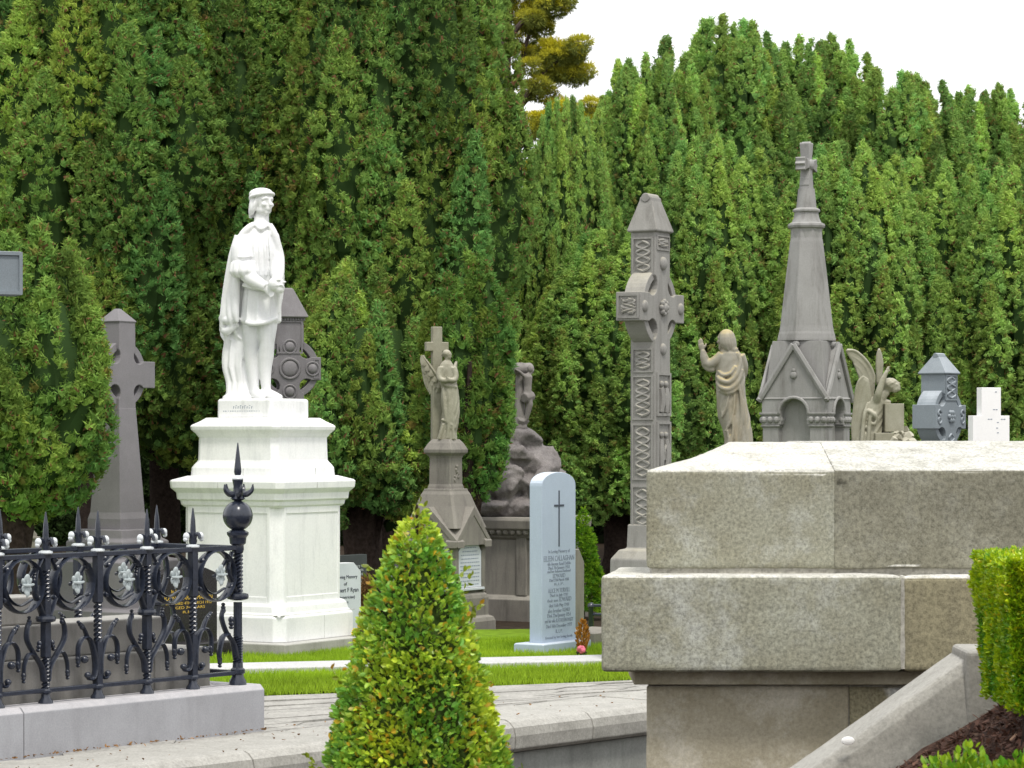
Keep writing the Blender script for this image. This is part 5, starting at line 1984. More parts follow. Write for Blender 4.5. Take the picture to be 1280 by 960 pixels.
def ring_panel(x, hw_, parent, M_, half=False):
    mb = MB()
    T = M_ @ Matrix.Translation((x, 0, 0))
    n = 30
    rz_ = .142
    rx_ = min(.142, hw_ - .035)
    pts = [(rx_ * math.cos(2 * PI * i / n), 0, .905 + rz_ * math.sin(2 * PI * i / n)) for i in range(n + 1)]
    mb.tube(pts, .0145, 6, T, (2.5, .62), (0, 1, 0))
    bar(mb, [(-rx_ * .98, .012, .94), (-rx_ * .55, .02, .84), (0, .015, .80), (rx_ * .6, .01, .83)], .011, .007, T)
    bar(mb, [(rx_ * .75, .012, 1.0), (rx_ * .4, .015, .94), (.0, 0, .915)], .009, .006, T)
    for a in (-.5, PI + .5, PI / 2 - .9, PI / 2 + .9):
        mb.ell((rx_ * 1.02 * math.cos(a), 0, .905 + rz_ * 1.02 * math.sin(a)), (.020, .026, .020), 8, 6, T)
    so_ = mb.build('ring', M['iron'], parent, smooth=True, angle=35)
    rs = MB()                                    # silvered leaf rosette: two cupped lobes and a cross rib
    for (ax, az, lx, lz, an) in ((0, .940, .022, .032, 0), (-.020, .928, .015, .024, .6), (.020, .928, .015, .024, -.6), (0, .886, .022, .038, 0), (-.018, .896, .014, .024, -.5), (.018, .896, .014, .024, .5)):
        rs.ell((0, 0, 0), (lx, .009, lz), 10, 8, T @ Matrix.Translation((ax, -.040 + .2 * abs(ax), az)) @ Matrix.Rotation(-an, 4, 'Y') @ Matrix.Rotation(.25 if az > .91 else -.25, 4, 'X'))
    rs.tube([(-.040, -.052, .914), (0, -.058, .910), (.040, -.052, .914)], [.006, .009, .006], 6, T)
    rs.tube([(0, -.040, .97), (0, -.05, .91), (0, -.040, .845)], [.004, .006, .003], 5, T)
    rs.build('rosette', M['dullsilver'], so_, smooth=True)
    st = MB()
    st.tube([(0, .02, .90), (0, -.03, .91)], .010, 6, T)
    st.build('rosette_stem', M['iron'], so_)
    return so_


def rails(mb, x0, x1, M_):
    mb.box(x0, x1, -.019, .019, RT - .014, RT + .014, M_)
    mb.box(x0, x1, -.016, .016, RB - .012, RB + .012, M_)


ir = thing('iron_railing', 'front run of black wrought iron railing with corner post, scrolls and silver rosettes', 'railing', KO, KR)
Mf = Matrix.Translation((CX, RY, 0))
mb = MB()
rails(mb, -4.6, 0, Mf)
mb.build('rail', M['iron'], ir, .004, 1)
ss = [.371, .738, 1.117, 1.503, 1.85, 2.22, 2.59, 2.96, 3.33]
typ = 'BABABABAB'
for s, t_ in zip(ss, typ):
    iron_post(-s, t_, ir, Mf)
    scrolls(-s, t_, ir, Mf)
pv = [0] + ss
for i in range(len(pv) - 1):
    ring_panel(-(pv[i] + pv[i + 1]) / 2, (pv[i + 1] - pv[i]) / 2, ir, Mf)
# corner post with ball finial
mb = MB()
T = Mf
mb.lathe([(.052, KT - .01), (.050, KT + .02), (.036, KT + .045), (.033, KT + .06), (.042, KT + .068), (.042, KT + .09), (.031, KT + .10), (.029, KT + .13)], 14, T)
twist(mb, 0, 0, KT + .125, .55, .027, 2.6, T)
mb.lathe([(.026, .545), (.026, .745)], 12, T)
mb.lathe([(.030, .755), (.060, .763), (.064, .778), (.060, .793), (.030, .80)], 16, T)
twist(mb, 0, 0, .80, 1.035, .027, 2.6, T)
mb.lathe([(.03, 1.03), (.036, 1.05), (.034, 1.075), (.046, 1.085), (.050, 1.12), (.062, 1.135), (.064, 1.15), (.05, 1.158), (.036, 1.165)], 16, T)
cp_ = mb.build('corner_post', M['iron'], ir, smooth=True, angle=30)
mb = MB()
mb.lathe([(.028, 1.16)] + [(.085 * math.sin(PI * (.1 + .82 * k / 14)), 1.246 - .088 * math.cos(PI * (.1 + .82 * k / 14))) for k in range(15)] + [(.032, 1.345)], 24, T, 0, 8, .025)
mb.build('ball', M['iron'], cp_, smooth=True, angle=60)
mb = MB()
mb.lathe([(.030, 1.335), (.045, 1.345), (.034, 1.36), (.028, 1.385), (.026, 1.42), (.034, 1.455)], 12, T)
for k in range(5):
    a = 2 * PI * k / 5 + .35
    c_, s_ = math.cos(a), math.sin(a)
    p = cr([(.015 * c_, .015 * s_, 1.37), (.052 * c_, .052 * s_, 1.372), (.082 * c_, .082 * s_, 1.395), (.088 * c_, .088 * s_, 1.43)], 4)
    mb.tube(p, lerpl([.016, .019, .013, .004], len(p)), 7, T)
mb.build('leaf_crown', M['iron'], cp_, smooth=True)
mb = MB()
mb.lathe([(.030, 1.452), (.036, 1.462), (.030, 1.475), (.016, 1.482)], 12, T)
mb.build('glint_collar', M['silver'], cp_, smooth=True)  # iron collar with its highlight put into the colour
mb = MB()
mb.lathe([(.016, 1.478), (.022, 1.50), (.020, 1.53), (.012, 1.60), (.004, 1.665), (.001, 1.672)], 10, T)
mb.build('spike', M['iron'], cp_, smooth=True)
mb = MB()                                        # half scrolls against the corner post
for pts in ([(-.012, 0, .42), (-.04, 0, .51), (-.10, 0, .58), (-.135, 0, .66), (-.12, 0, .72)], [(-.085, 0, .565), (-.13, 0, .545), (-.155, 0, .46), (-.15, 0, .40)], [(-.02, 0, .79), (-.05, 0, .86), (-.085, 0, .94), (-.05, 0, 1.04)]):
    bar(mb, pts, .0135, .008, T)
knobs(mb, -.122, 0, .70, PI / 2, T, 1.1)
knobs(mb, -.15, 0, .42, -PI / 2, T, 1.1)
knobs(mb, -.055, 0, .645, -PI / 2, T, 1.3)
knobs(mb, -.075, 0, .97, PI / 2, T, 1.2)
mb.build('scroll', M['iron'], ir, smooth=True, angle=35)

rr_ = thing('iron_railing', 'rear run of black wrought iron railing on the far side of the stepped tomb', 'railing', KO, KR)
Mb = Matrix.Translation((CX, RY + WB, 0))
mb = MB()
rails(mb, -4.6, 0, Mb)
Ms_ = Matrix.Translation((CX, RY, 0)) @ Matrix.Rotation(R(90), 4, 'Z')
rails(mb, .03, WB - .018, Ms_)
mb.build('rail', M['iron'], rr_, .004, 1)
sb = [0, .637, 1.237, 1.85, 2.45]
for s, t_ in zip(sb, 'ABABA'):
    iron_post(-s, t_, rr_, Mb)
    scrolls(-s, t_, rr_, Mb)
for i in range(4):
    ring_panel(-(sb[i] + sb[i + 1]) / 2, .19, rr_, Mb)
# ------------------------------------------------------------------ carved figures
class Sk(MB):
    """figure drafted in picture-crop units: x right, y away from the viewer, z up, origin at (ox, oy)"""
    def __init__(s, ox, oy, u):
        super().__init__()
        s.ox, s.oy, s.u = ox, oy, u

    def q(s, p):
        return (p[0] - s.ox, p[2] if len(p) > 2 else 0.0, s.oy - p[1])

    def E(s, c, r, M_=None):
        s.ell(s.q(c), (r[0], r[2], r[1]) if hasattr(r, '__len__') else r, 18, 14, M_)

    def T(s, pts, rad, n=10, k=6, flat=None, fn=None):
        p = cr([s.q(a) for a in pts], k)
        s.tube(p, lerpl(rad, len(p)) if hasattr(rad, '__len__') else rad, n, None, flat, fn)

    def loft(s, rows, n=64):
        """rows: (y, xl, xr, depth centre, half depth, fold amp, fold count, phase)"""
        ys = np.linspace(rows[0][0], rows[-1][0], max(14, int(abs(rows[-1][0] - rows[0][0]) / 8)))
        A = np.array([list(r) + [0] * (8 - len(r)) for r in rows], float)
        rr = []
        for y in ys:
            v = [np.interp(y, A[:, 0], A[:, k]) for k in range(8)]
            cx_, rx = (v[1] + v[2]) / 2, (v[2] - v[1]) / 2
            ring_ = []
            for i in range(n):
                a = 2 * PI * i / n
                f = 1 + v[5] * (math.sin(v[6] * a + v[7]) + .45 * math.sin(v[6] * 1.9 * a - v[7] * 1.7 + 1.3))
                ring_.append(s.q((cx_ + rx * f * math.cos(a), y, v[3] + v[4] * f * math.sin(a))))
            rr.append(ring_)
        s.rings(rr)

    def H(s, c, h, yaw, tilt=0, roll=0, hair='long', beard=False, hairmul=1.0):
        """head of height h (chin to crown) centred at c; local -y is the face"""
        m = MB()
        m.ell((0, .02, .10), (.335, .41, .40), 20, 16)
        m.ell((0, -.10, -.12), (.27, .27, .33), 18, 14)           # face
        m.ell((0, -.20, -.37), (.13, .13, .10), 14, 10)           # chin
        m.ell((.15, -.05, -.28), (.13, .22, .15), 12, 10)
        m.ell((-.15, -.05, -.28), (.13, .22, .15), 12, 10)
        m.tube([(0, -.36, .10), (0, -.41, -.02), (0, -.455, -.12), (0, -.39, -.16)], [.042, .045, .060, .045], 8)   # nose
        for sg in (-1, 1):
            m.tube([(sg * .03, -.365, .11), (sg * .15, -.36, .135), (sg * .25, -.26, .09)], [.045, .05, .04], 8)   # brow
            m.ell((sg * .17, -.28, -.10), (.10, .09, .09), 12, 10)  # cheekbone
            m.ell((sg * .13, -.325, .02), (.055, .04, .032), 10, 8)  # eye
            m.ell((sg * .335, .03, -.03), (.045, .09, .12), 10, 8)   # ear
        m.tube([(-.10, -.345, -.235), (0, -.385, -.225), (.10, -.345, -.235)], [.02, .035, .02], 6)
        m.tube([(-.08, -.34, -.28), (0, -.375, -.285), (.08, -.34, -.28)], [.02, .038, .02], 6)
        if hair == 'long':
            m.ell((0, .10, .16), (.41 * hairmul, .42, .40), 18, 14)
            for k in range(13):
                a = -.35 + (PI + .7) * k / 12
                x0, y0 = .37 * hairmul * math.cos(a), .10 + .38 * math.sin(a)
                pts = [(x0 * .85, y0 * .85, .30), (x0 * 1.05, y0, .02), (x0 * 1.1, y0 + .04, -.25), (x0 * .95, y0 + .10, -.50 - .05 * (k % 3))]
                m.tube(cr(pts, 4), lerpl([.10, .12, .12, .05], 13), 7)
        elif hair == 'bun':
            m.ell((0, .10, .17), (.40, .42, .38), 18, 14)
            m.ell((0, .46, .02), (.2, .18, .2), 12, 10)
            for k in range(9):
                a = PI * k / 8
                m.tube([(.33 * math.cos(a), -.20 + .1 * math.sin(a), .12 + .30 * math.sin(a)), (.40 * math.cos(a), .10, .12 + .36 * math.sin(a)), (.2 * math.cos(a), .45, .10)], [.06, .08, .05], 6)
        if beard:
            m.ell((0, -.22, -.42), (.2, .17, .17), 12, 10)
        Mx = Matrix.Translation(s.q(c)) @ Matrix.Rotation(yaw, 4, 'Z') @ Matrix.Rotation(tilt, 4, 'X') @ Matrix.Rotation(roll, 4, 'Y') @ Matrix.Scale(h, 4)
        s.add(m.v, m.f, Mx)
        return Mx

    def hand(s, wrist, d, up, L, curl=.4):
        """palm and five fingers from the wrist along d (crop axes x, y-down, depth); up = direction of thumb"""
        w = Vector(s.q(wrist))
        d = Vector((d[0], d[2], -d[1])).normalized()
        t_ = Vector((up[0], up[2], -up[1]))
        t_ = (t_ - d * t_.dot(d)).normalized()
        nrm = d.cross(t_)
        pc_ = w + d * L * .28
        s.tube([w - d * L * .05, w + d * L * .15, w + d * L * .45], [L * .15, L * .24, L * .25], 10, None, (1, .5), t_)
        for k, (o, l) in enumerate(((.17, .50), (.06, .56), (-.05, .52), (-.15, .42))):
            b = w + d * L * .42 + t_ * L * o
            m = b + d * L * l * .5 + nrm * L * curl * .12
            e = b + d * L * l * (1 - .35 * curl) + nrm * L * curl * .42
            s.tube([b - d * L * .1, b, m, e], [L * .062, L * .066, L * .060, L * .045], 7)
        b = w + d * L * .12 + t_ * L * .18
        s.tube([b, b + d * L * .15 + t_ * L * .18, b + d * L * .38 + t_ * L * .22 + nrm * L * .1], [L * .08, L * .075, L * .055], 7)

    def finish(s, name, mat, parent, voxel, it=2, fac=.5):
        o = MB()
        o.v = [(a * s.u, b * s.u, c * s.u) for a, b, c in s.v]
        o.f = s.f
        return sculpt(o, name, mat, parent, voxel, it, fac)


# ---------------------------------------------------------------- the white marble actor in cap and cloak
u3 = U / 3
st = thing('marble_statue', 'white marble statue of a man in cap and long cloak holding a skull', 'statue', (XP(325, ZS), ZS + .3, zz(522)))
sk = Sk(380, 936, u3)
# slab he stands on (rotated with the pedestal)
slab = MB()
for v in (0,):
    slab.sq([(hw(118), hw(118), 0.001), (hw(118), hw(118), zz(500) - zz(522)), (hw(112), hw(112), zz(498) - zz(522))], .03, Matrix.Rotation(R(A0), 4, 'Z'))
slab.build('slab', M['marble'], st, .012, 3)
sk.oy = 936
B = sk
# legs
B.T([(395, 530, -8), (396, 600, -22), (397, 650, -26), (392, 700, -14), (388, 760, -8), (392, 835, -6)], [44, 38, 28, 30, 24, 17], 14)
B.E((388, 704, 4), (16, 44, 22))
B.T([(388, 842, 4), (402, 846, -18), (430, 855, -40), (452, 860, -58)], [22, 21, 17, 11], 12)
B.T([(342, 530, 10), (338, 610, 0), (336, 665, -4), (337, 720, 6), (342, 780, 8), (348, 838, 6)], [44, 38, 27, 28, 23, 17], 14)
B.E((338, 708, 18), (14, 42, 22))
B.T([(352, 845, 10), (362, 848, -20), (376, 856, -48), (384, 860, -64)], [22, 21, 17, 12], 12)
for (x, y, d, r) in ((396, 640, -38, 26), (395, 654, -38, 26), (394, 670, -32, 26)):      # boot-top folds at the knee
    B.T([(x - 24, y - 6, d + 24), (x, y + 3, d - 4), (x + 23, y - 8, d + 24)], [6, 8, 6], 6)
# tunic and skirt
B.loft([(192, 352, 398, 4, 30), (208, 334, 412, 4, 40), (228, 306, 432, 4, 50), (244, 292, 442, 4, 56), (262, 285, 442, 2, 62), (290, 283, 450, 1, 66), (320, 282, 454, 0, 70, .012, 9, 0), (380, 292, 456, -2, 70, .015, 9, .3), (425, 308, 450, 0, 60, .02, 10, .6), (450, 306, 452, 0, 60, .03, 11, .8),
        (490, 302, 444, 0, 62, .05, 11, 1.0), (540, 300, 444, 0, 68, .065, 11, 1.1), (572, 298, 444, -2, 72, .07, 11, 1.2), (578, 304, 438, -2, 66, .07, 11, 1.2)])
B.T([(308, 432, -46), (350, 446, -72), (400, 447, -70), (450, 434, -42)], 9, 8)          # belt
B.T([(318, 575, -52), (345, 582, -74), (390, 578, -78), (440, 560, -60)], 8, 8)          # hem
for x in (352, 372, 392, 412):                                                            # doublet seams
    B.T([(x - 6, 232, -44), (x + 2, 310, -70), (x + 4, 400, -68)], [4, 6, 4], 6)
B.E((373, 212, -4), (38, 12, 34))                                                         # collar
# cloak: heavy mass hanging from the shoulders behind and to the left
B.loft([(190, 350, 400, 22, 22), (202, 336, 412, 24, 34), (222, 312, 428, 26, 44), (246, 286, 440, 28, 54), (276, 263, 442, 32, 62), (330, 246, 452, 40, 64, .02, 7, 0), (400, 235, 454, 48, 64, .03, 8, .3), (470, 226, 446, 54, 64, .045, 9, .6),
        (540, 219, 432, 58, 62, .055, 9, .9), (596, 216, 412, 66, 60, .06, 10, 1.2), (618, 216, 380, 60, 56, .07, 10, 1.4), (645, 230, 356, 56, 52, .09, 9, 1.5), (690, 226, 342, 52, 50, .10, 9, 1.6), (742, 224, 338, 50, 48, .10, 9, 1.8), (800, 242, 336, 50, 46, .07, 9, 1.9), (836, 236, 342, 48, 50, .05, 9, 2), (874, 224, 356, 44, 58, .03, 9, 2.1)])
for pts, r in (([(288, 246, -30), (268, 320, -26), (252, 400, -16), (240, 480, -6), (232, 548, -8), (222, 596, -2)], [15, 17, 17, 18, 17, 9]),
               ([(300, 300, -30), (286, 380, -34), (280, 460, -34), (278, 540, -36), (284, 575, -36)], [10, 14, 16, 15, 8]),
               ([(262, 340, -20), (262, 420, -22), (256, 500, -22), (258, 560, -28), (262, 590, -22)], [10, 12, 14, 13, 7]),
               ([(220, 552, 2), (246, 566, -14), (272, 560, -26), (290, 566, -24)], [16, 18, 16, 10]),
               ([(220, 596, 12), (242, 606, -4), (264, 592, -14), (288, 580, -12)], [14, 18, 15, 9]),
               ([(236, 600, 16), (242, 645, 26), (236, 690, 30), (236, 740, 32), (250, 800, 30), (254, 850, 20)], [12, 14, 15, 16, 16, 18]),
               ([(272, 590, 0), (282, 640, 20), (278, 700, 24), (286, 770, 26), (292, 850, 20)], [10, 13, 14, 15, 16]),
               ([(310, 590, 10), (314, 680, 26), (312, 760, 28), (314, 850, 26)], [10, 12, 13, 14])):
    B.T(pts, r, 10)
B.E((258, 862, 0), (34, 18, 40))
B.E((300, 866, 10), (40, 14, 40))
# mantle over the near shoulder and the far side
B.T([(352, 200, -28), (330, 216, -36), (302, 250, -36), (276, 318, -24)], [10, 14, 16, 11], 12)
B.T([(406, 204, -30), (424, 240, -34), (440, 300, -30), (450, 372, -30), (446, 430, -36), (438, 540, -30)], [12, 15, 14, 14, 12, 9], 12)
B.T([(354, 204, -36), (376, 222, -52), (400, 207, -40)], [6, 8, 6], 8)
# near arm: slashed upper sleeve, scalloped cuff, forearm across to the skull
B.T([(334, 238, -8), (314, 262, -28), (303, 296, -42), (304, 330, -48), (312, 368, -54)], [18, 30, 39, 40, 36], 16)
B.T([(276, 326, -66), (310, 332, -92), (342, 326, -74)], [5, 6, 5], 6)
for k in range(6):
    a = -1.1 + 2.6 * k / 5
    B.T([(310 + 38 * math.sin(a), 350, -54 - 38 * math.cos(a)), (313 + 44 * math.sin(a), 385, -56 - 42 * math.cos(a)), (316 + 36 * math.sin(a), 408, -58 - 34 * math.cos(a))], [13, 16, 6], 8)
B.T([(314, 372, -58), (330, 402, -74), (366, 426, -98), (402, 446, -116)], [32, 29, 24, 18], 14)
B.hand((398, 446, -116), (.62, .62, -.25), (.6, -.7, -.2), 62, .55)
# far arm and the skull between the hands
B.T([(418, 258, -10), (436, 330, -24), (440, 390, -60), (440, 436, -112)], [26, 27, 25, 18], 14)
B.hand((444, 428, -106), (.1, .9, -.5), (-.8, .0, -.4), 44, .7)
B.E((440, 436, -132), (31, 29, 32))
B.E((456, 452, -148), (18, 20, 16))
for (x, y, d) in ((452, 428, -160), (470, 436, -150)):
    B.E((x, y - 8, d), (10, 5, 6))
B.T([(446, 442, -162), (464, 440, -164), (472, 452, -152)], [4, 5, 4], 6)
# neck, head, cap, falling hair
B.T([(372, 212, 4), (373, 190, 4), (374, 160, 6)], [36, 29, 28], 14)
yaw = R(46)
hm = B.H((378, 119, -4), 105, yaw, R(-2), 0, None)
cap = MB()
cap.ell((0, .08, .33), (.41, .47, .215), 22, 14)                                          # soft crown pushed to the back
cap.tube([(.405 * math.cos(2 * PI * k / 24), .035 + .45 * math.sin(2 * PI * k / 24), .235 - .075 * math.sin(2 * PI * k / 24)) for k in range(25)], .062, 8)   # band, higher over the brow
for k in range(9):
    a = .28 + (PI - .56) * k / 8
    x0, y0 = .34 * math.cos(a), .10 + .33 * math.sin(a)
    cap.tube(cr([(x0, y0, .10), (x0 * 1.08, y0, -.08), (x0 * 1.06, y0 + .05, -.28), (x0 * .92, y0 + .13, -.48 - .06 * (k % 2))], 4), lerpl([.07, .085, .085, .04], 13), 7)
for sg in (-1, 1):
    cap.tube(cr([(sg * .335, -.04, .10), (sg * .365, .02, -.08), (sg * .355, .10, -.26), (sg * .33, .20, -.44)], 4), lerpl([.045, .07, .08, .04], 13), 7)
B.add(cap.v, cap.f, hm)
B.finish('figure', M['marble_fig'], st, .0068, 2, .45)
# faint inscription strokes on the slab
mb = MB()
rr_ = random.Random(2)
Ml = Matrix.Rotation(R(A0 - 90), 4, 'Z')
for k in range(22):
    x = -.20 + .017 * k
    mb.box(x, x + rr_.uniform(.004, .011), -hw(118) - .001, -hw(118) + .002, .050, .056, Ml)
for k in range(9):
    x = -.10 + .022 * k
    mb.box(x, x + .005, -hw(118) - .001, -hw(118) + .002, .072, .072 + rr_.uniform(.012, .03), Ml)
    mb.box(x, x + .014, -hw(118) - .0012, -hw(118) + .002, .085 + .01 * (k % 2), .089 + .01 * (k % 2), Ml)
mb.build('inscription', M['inksoft'], st)

# ---------------------------------------------------------------- angel holding to a tall cross
ZX = 26.0
an = thing('angel_statue', 'grey stone angel leaning on a tall stone cross, on the gabled pedestal', 'statue', (XP(557, ZX), ZX + .1, ZP(549.5, ZX)))
ua = ZX / F / 4
B = Sk(228, 600, ua)
mb = MB()
Mq = Matrix.Translation(((180 - 228) * ua, 52 * ua, 0)) @ Matrix.Rotation(R(18), 4, 'Z')
k = ua
mb.prism([(-26 * k, -8 * k), (26 * k, -8 * k), (25 * k, 445 * k), (58 * k, 445 * k), (58 * k, 491 * k), (25 * k, 491 * k), (24.5 * k, 568 * k), (-24.5 * k, 568 * k), (-25 * k, 491 * k), (-58 * k, 491 * k), (-58 * k, 445 * k), (-25 * k, 445 * k)], -20 * k, 20 * k, Mq)
mb.build('cross', M['angelstone'], an, .006)
B.loft([(205, 214, 254, 0, 20), (222, 200, 264, 0, 28), (245, 192, 272, 0, 34, .02, 7), (290, 192, 280, 0, 36, .03, 8), (325, 202, 284, 0, 34, .04, 9), (345, 206, 288, 0, 36, .05, 10, .4), (400, 204, 294, 0, 40, .06, 10, .8), (460, 210, 296, 0, 42, .07, 11, 1.2), (520, 206, 290, 0, 44, .08, 12, 1.6), (565, 196, 280, 0, 48, .08, 12, 2.0), (604, 184, 284, 0, 54, .07, 12, 2.2)])
for pts, r in (([(206, 320, -26), (240, 330, -38), (284, 336, -20)], 8), ([(214, 345, -28), (222, 420, -38), (232, 500, -44), (268, 524, -30)], [6, 9, 9, 6]), ([(268, 345, -24), (262, 420, -36), (262, 500, -40), (272, 545, -34)], [6, 9, 10, 6]),
               ([(244, 345, -34), (246, 430, -44), (244, 510, -46), (238, 596, -52)], [6, 8, 9, 8]), ([(216, 520, -42), (206, 560, -46), (196, 600, -48)], [7, 8, 8]), ([(262, 520, -40), (266, 560, -44), (268, 600, -48)], [7, 8, 8]), ([(206, 500, -34), (230, 508, -46), (262, 530, -44)], [7, 8, 7])):
    B.T(pts, r, 8)
B.T([(206, 238, -16), (196, 272, -26), (204, 300, -40), (240, 306, -50)], [18, 17, 14, 10], 10)
B.T([(266, 240, -12), (278, 275, -24), (272, 302, -40), (238, 300, -52)], [18, 16, 13, 10], 10)
B.hand((236, 302, -52), (-.2, -.8, -.2), (.6, .2, -.4), 30, .2)
B.T([(233, 214, 0), (234, 200, -2)], [15, 13], 10)
B.H((236, 178, -4), 54, R(62), R(6), 0, 'bun')
B.finish('figure', M['angelstone'], an, .0075, 2, .45)


def wing(name, parent, mat, root, tipdir, length, rows, Mx, thick=.012):
    """layered feathers fanned along a bowed leading edge; local x = span, z = up"""
    mb = MB()
    arm = cr(root, 6)
    mb.tube(arm, lerpl([.10 * length, .09 * length, .05 * length], len(arm)), 8, Mx, (1, .6), (0, 1, 0))
    for (n, L0, L1, y) in rows:
        for i in range(n):
            t_ = i / (n - 1)
            b = arm[int(t_ * (len(arm) - 1))]
            a = math.radians(tipdir[0] + (tipdir[1] - tipdir[0]) * t_)
            L = (L0 + (L1 - L0) * t_) * length
            d = Vector((math.cos(a), 0, math.sin(a)))
            sd = Vector((-d.z, 0, d.x))
            w_ = .098 * length
            c = [b - d * .02 * length, b + d * L * .55 + Vector((0, y * .5, 0)), b + d * L + Vector((0, y, 0))]
            ringsf = []
            for q_, wf in zip([c[0], c[0].lerp(c[1], .5), c[1], c[1].lerp(c[2], .7), c[2]], (.6, 1.0, 1.05, .9, .25)):
                ringsf.append([q_ + sd * w_ * wf, q_ + Vector((0, -thick, 0)), q_ - sd * w_ * wf, q_ + Vector((0, thick, 0))])
            mb.rings(ringsf, Mx)
    return mb.build(name, mat, parent, smooth=True, angle=50)


k = ua
Mw = Matrix.Translation(((196 - 228) * k, 34 * k, (600 - 300) * k))
wing('wing', an, M['angelstone'], [(6 * k, 0, -10 * k), (-40 * k, 0, 60 * k), (-86 * k, 0, 122 * k)], (-112, -82), 150 * k, [(7, .62, 1.0, .012), (6, .40, .62, -.004), (5, .24, .36, -.018)], Mw)
Mw = Matrix.Translation(((250 - 228) * k, 44 * k, (600 - 290) * k)) @ Matrix.Rotation(R(65), 4, 'Z')
wing('wing', an, M['angelstone'], [(0, 0, -10 * k), (34 * k, 0, 46 * k), (66 * k, 0, 84 * k)], (-75, -98), 120 * k, [(6, .62, 1.0, .012), (5, .40, .62, -.004)], Mw)

# ---------------------------------------------------------------- figure with raised hand, seen from behind
ZX = 24.0
uc = ZX / F / 5.646
zf = ZP(400 + 905 / 5.646, ZX)
ch = thing('robed_statue', 'lichened stone statue of a bearded man in robes raising one hand, seen from behind', 'statue', (XP(850 + 395 / 5.646, ZX), ZX, zf - .045))
B = Sk(395, 945, uc)
B.loft([(196, 310, 398, 0, 34), (214, 296, 412, 0, 48), (236, 282, 428, 0, 60), (280, 270, 442, 2, 70, .01, 7), (340, 258, 452, 4, 74, .02, 8, .2), (400, 250, 458, 4, 76, .03, 8, .5), (470, 256, 458, 4, 76, .03, 9, .8), (540, 256, 462, 4, 78, .035, 9, 1.1), (620, 264, 476, 4, 82, .04, 10, 1.5), (690, 272, 492, 4, 86, .045, 10, 1.9),
        (770, 300, 504, 2, 88, .045, 11, 2.3), (850, 316, 512, 0, 92, .045, 11, 2.7), (905, 312, 514, 0, 94, .04, 11, 3)])
B.E((400, 920, 0), (112, 24, 90))
for pts, r in (([(258, 400, -50), (290, 432, -80), (340, 440, -82), (390, 392, -76), (420, 300, -60), (404, 232, -50)], [14, 20, 22, 20, 16, 10]),
               ([(254, 440, -46), (290, 482, -78), (345, 490, -84), (402, 440, -78), (440, 350, -60)], [12, 18, 20, 17, 10]), ([(262, 360, -50), (300, 392, -76), (350, 380, -80), (388, 330, -74)], [9, 14, 14, 8]),
               ([(270, 500, -52), (320, 518, -80), (372, 508, -84), (420, 460, -74)], [8, 12, 13, 8]),
               ([(410, 450, -76), (425, 560, -80), (430, 680, -82), (418, 800, -86), (405, 890, -88)], [8, 12, 14, 14, 10]), ([(440, 560, -66), (452, 680, -72), (462, 800, -74), (470, 895, -78)], [8, 12, 14, 12]),
               ([(380, 520, -80), (376, 620, -84), (350, 720, -84), (312, 790, -70)], [6, 10, 11, 8]), ([(340, 530, -78), (320, 620, -78), (290, 690, -62)], [6, 9, 8]),
               ([(372, 680, -86), (368, 780, -90), (350, 890, -90)], [7, 11, 12]), ([(330, 780, -80), (338, 850, -86), (326, 900, -86)], [7, 10, 10])):
    B.T(pts, r, 9)
B.T([(300, 246, -10), (256, 290, -4), (212, 312, 4), (186, 300, 8)], [38, 40, 38, 32], 14)          # upper arm and hanging sleeve
B.T([(186, 310, 8), (170, 262, 8), (160, 214, 6)], [34, 30, 17], 12)
B.T([(160, 310, 8), (200, 344, 4), (244, 352, 0)], [16, 22, 24], 10)
B.hand((158, 214, 6), (-.25, -1, .05), (.9, -.1, -.2), 92, .12)
B.T([(420, 250, 0), (448, 330, 20), (440, 400, 50), (380, 430, 70)], [40, 36, 30, 20], 12)
B.T([(345, 214, 0), (336, 180, 0)], [36, 32], 12)
B.H((318, 140, 6), 132, R(-118), R(2), 0, 'long', True, 1.02)
B.T([(336, 205, -34), (372, 215, -40), (404, 208, -20)], [14, 18, 14], 8)
B.E((302, 912, -60), (26, 14, 22))
B.finish('figure', M['christ'], ch, .0072, 2, .45)
cp_ = thing('figure_pedestal', 'grey stepped pedestal under the robed figure with raised hand', 'pedestal', (XP(850 + 395 / 5.646, ZX), ZX, 0), 58)
mb = MB()
zt_ = zf - .045
mb.sq([(.42, .42, -.05), (.42, .42, .25), (.34, .34, .28), (.30, .30, .32), (.24, .24, .36), (.22, .22, zt_ - .16), (.26, .26, zt_ - .12), (.28, .28, zt_ - .05), (.22, .22, zt_ - .002)])
mb.build('die', M['tombbody'], cp_, .008)

# ---------------------------------------------------------------- winged mourner bowed over a block of stone
ZX = 26.0
ub = ZX / F / 5.818
wm = thing('mourning_angel', 'winged stone mourner bowed over a broken cross and rocks, beside the spire monument', 'statue', (XP(1103, ZX), ZX, 0))
z0 = ZP(551, ZX)
B = Sk(950, 880, ub)
B.loft([(560, 850, 940, -4, 40), (590, 836, 960, -4, 54), (640, 812, 960, 0, 66, .03, 7), (700, 790, 956, 4, 72, .05, 8, .5), (760, 776, 950, 6, 76, .06, 9, 1), (830, 756, 946, 8, 84, .07, 10, 1.5), (900, 742, 950, 10, 92, .07, 10, 2)])
for pts, r in (([(840, 600, -40), (812, 690, -66), (800, 780, -76), (790, 890, -86)], [10, 15, 16, 14]), ([(880, 640, -56), (850, 720, -76), (842, 800, -84), (836, 890, -90)], [9, 14, 14, 14]), ([(740, 760, -10), (736, 820, -20), (746, 890, -24)], [12, 16, 18]),
               ([(840, 660, -60), (880, 690, -80), (900, 720, -80)], [14, 20, 14]), ([(850, 740, -76), (880, 760, -88), (900, 720, -86)], [8, 12, 8])):
    B.T(pts, r, 8)
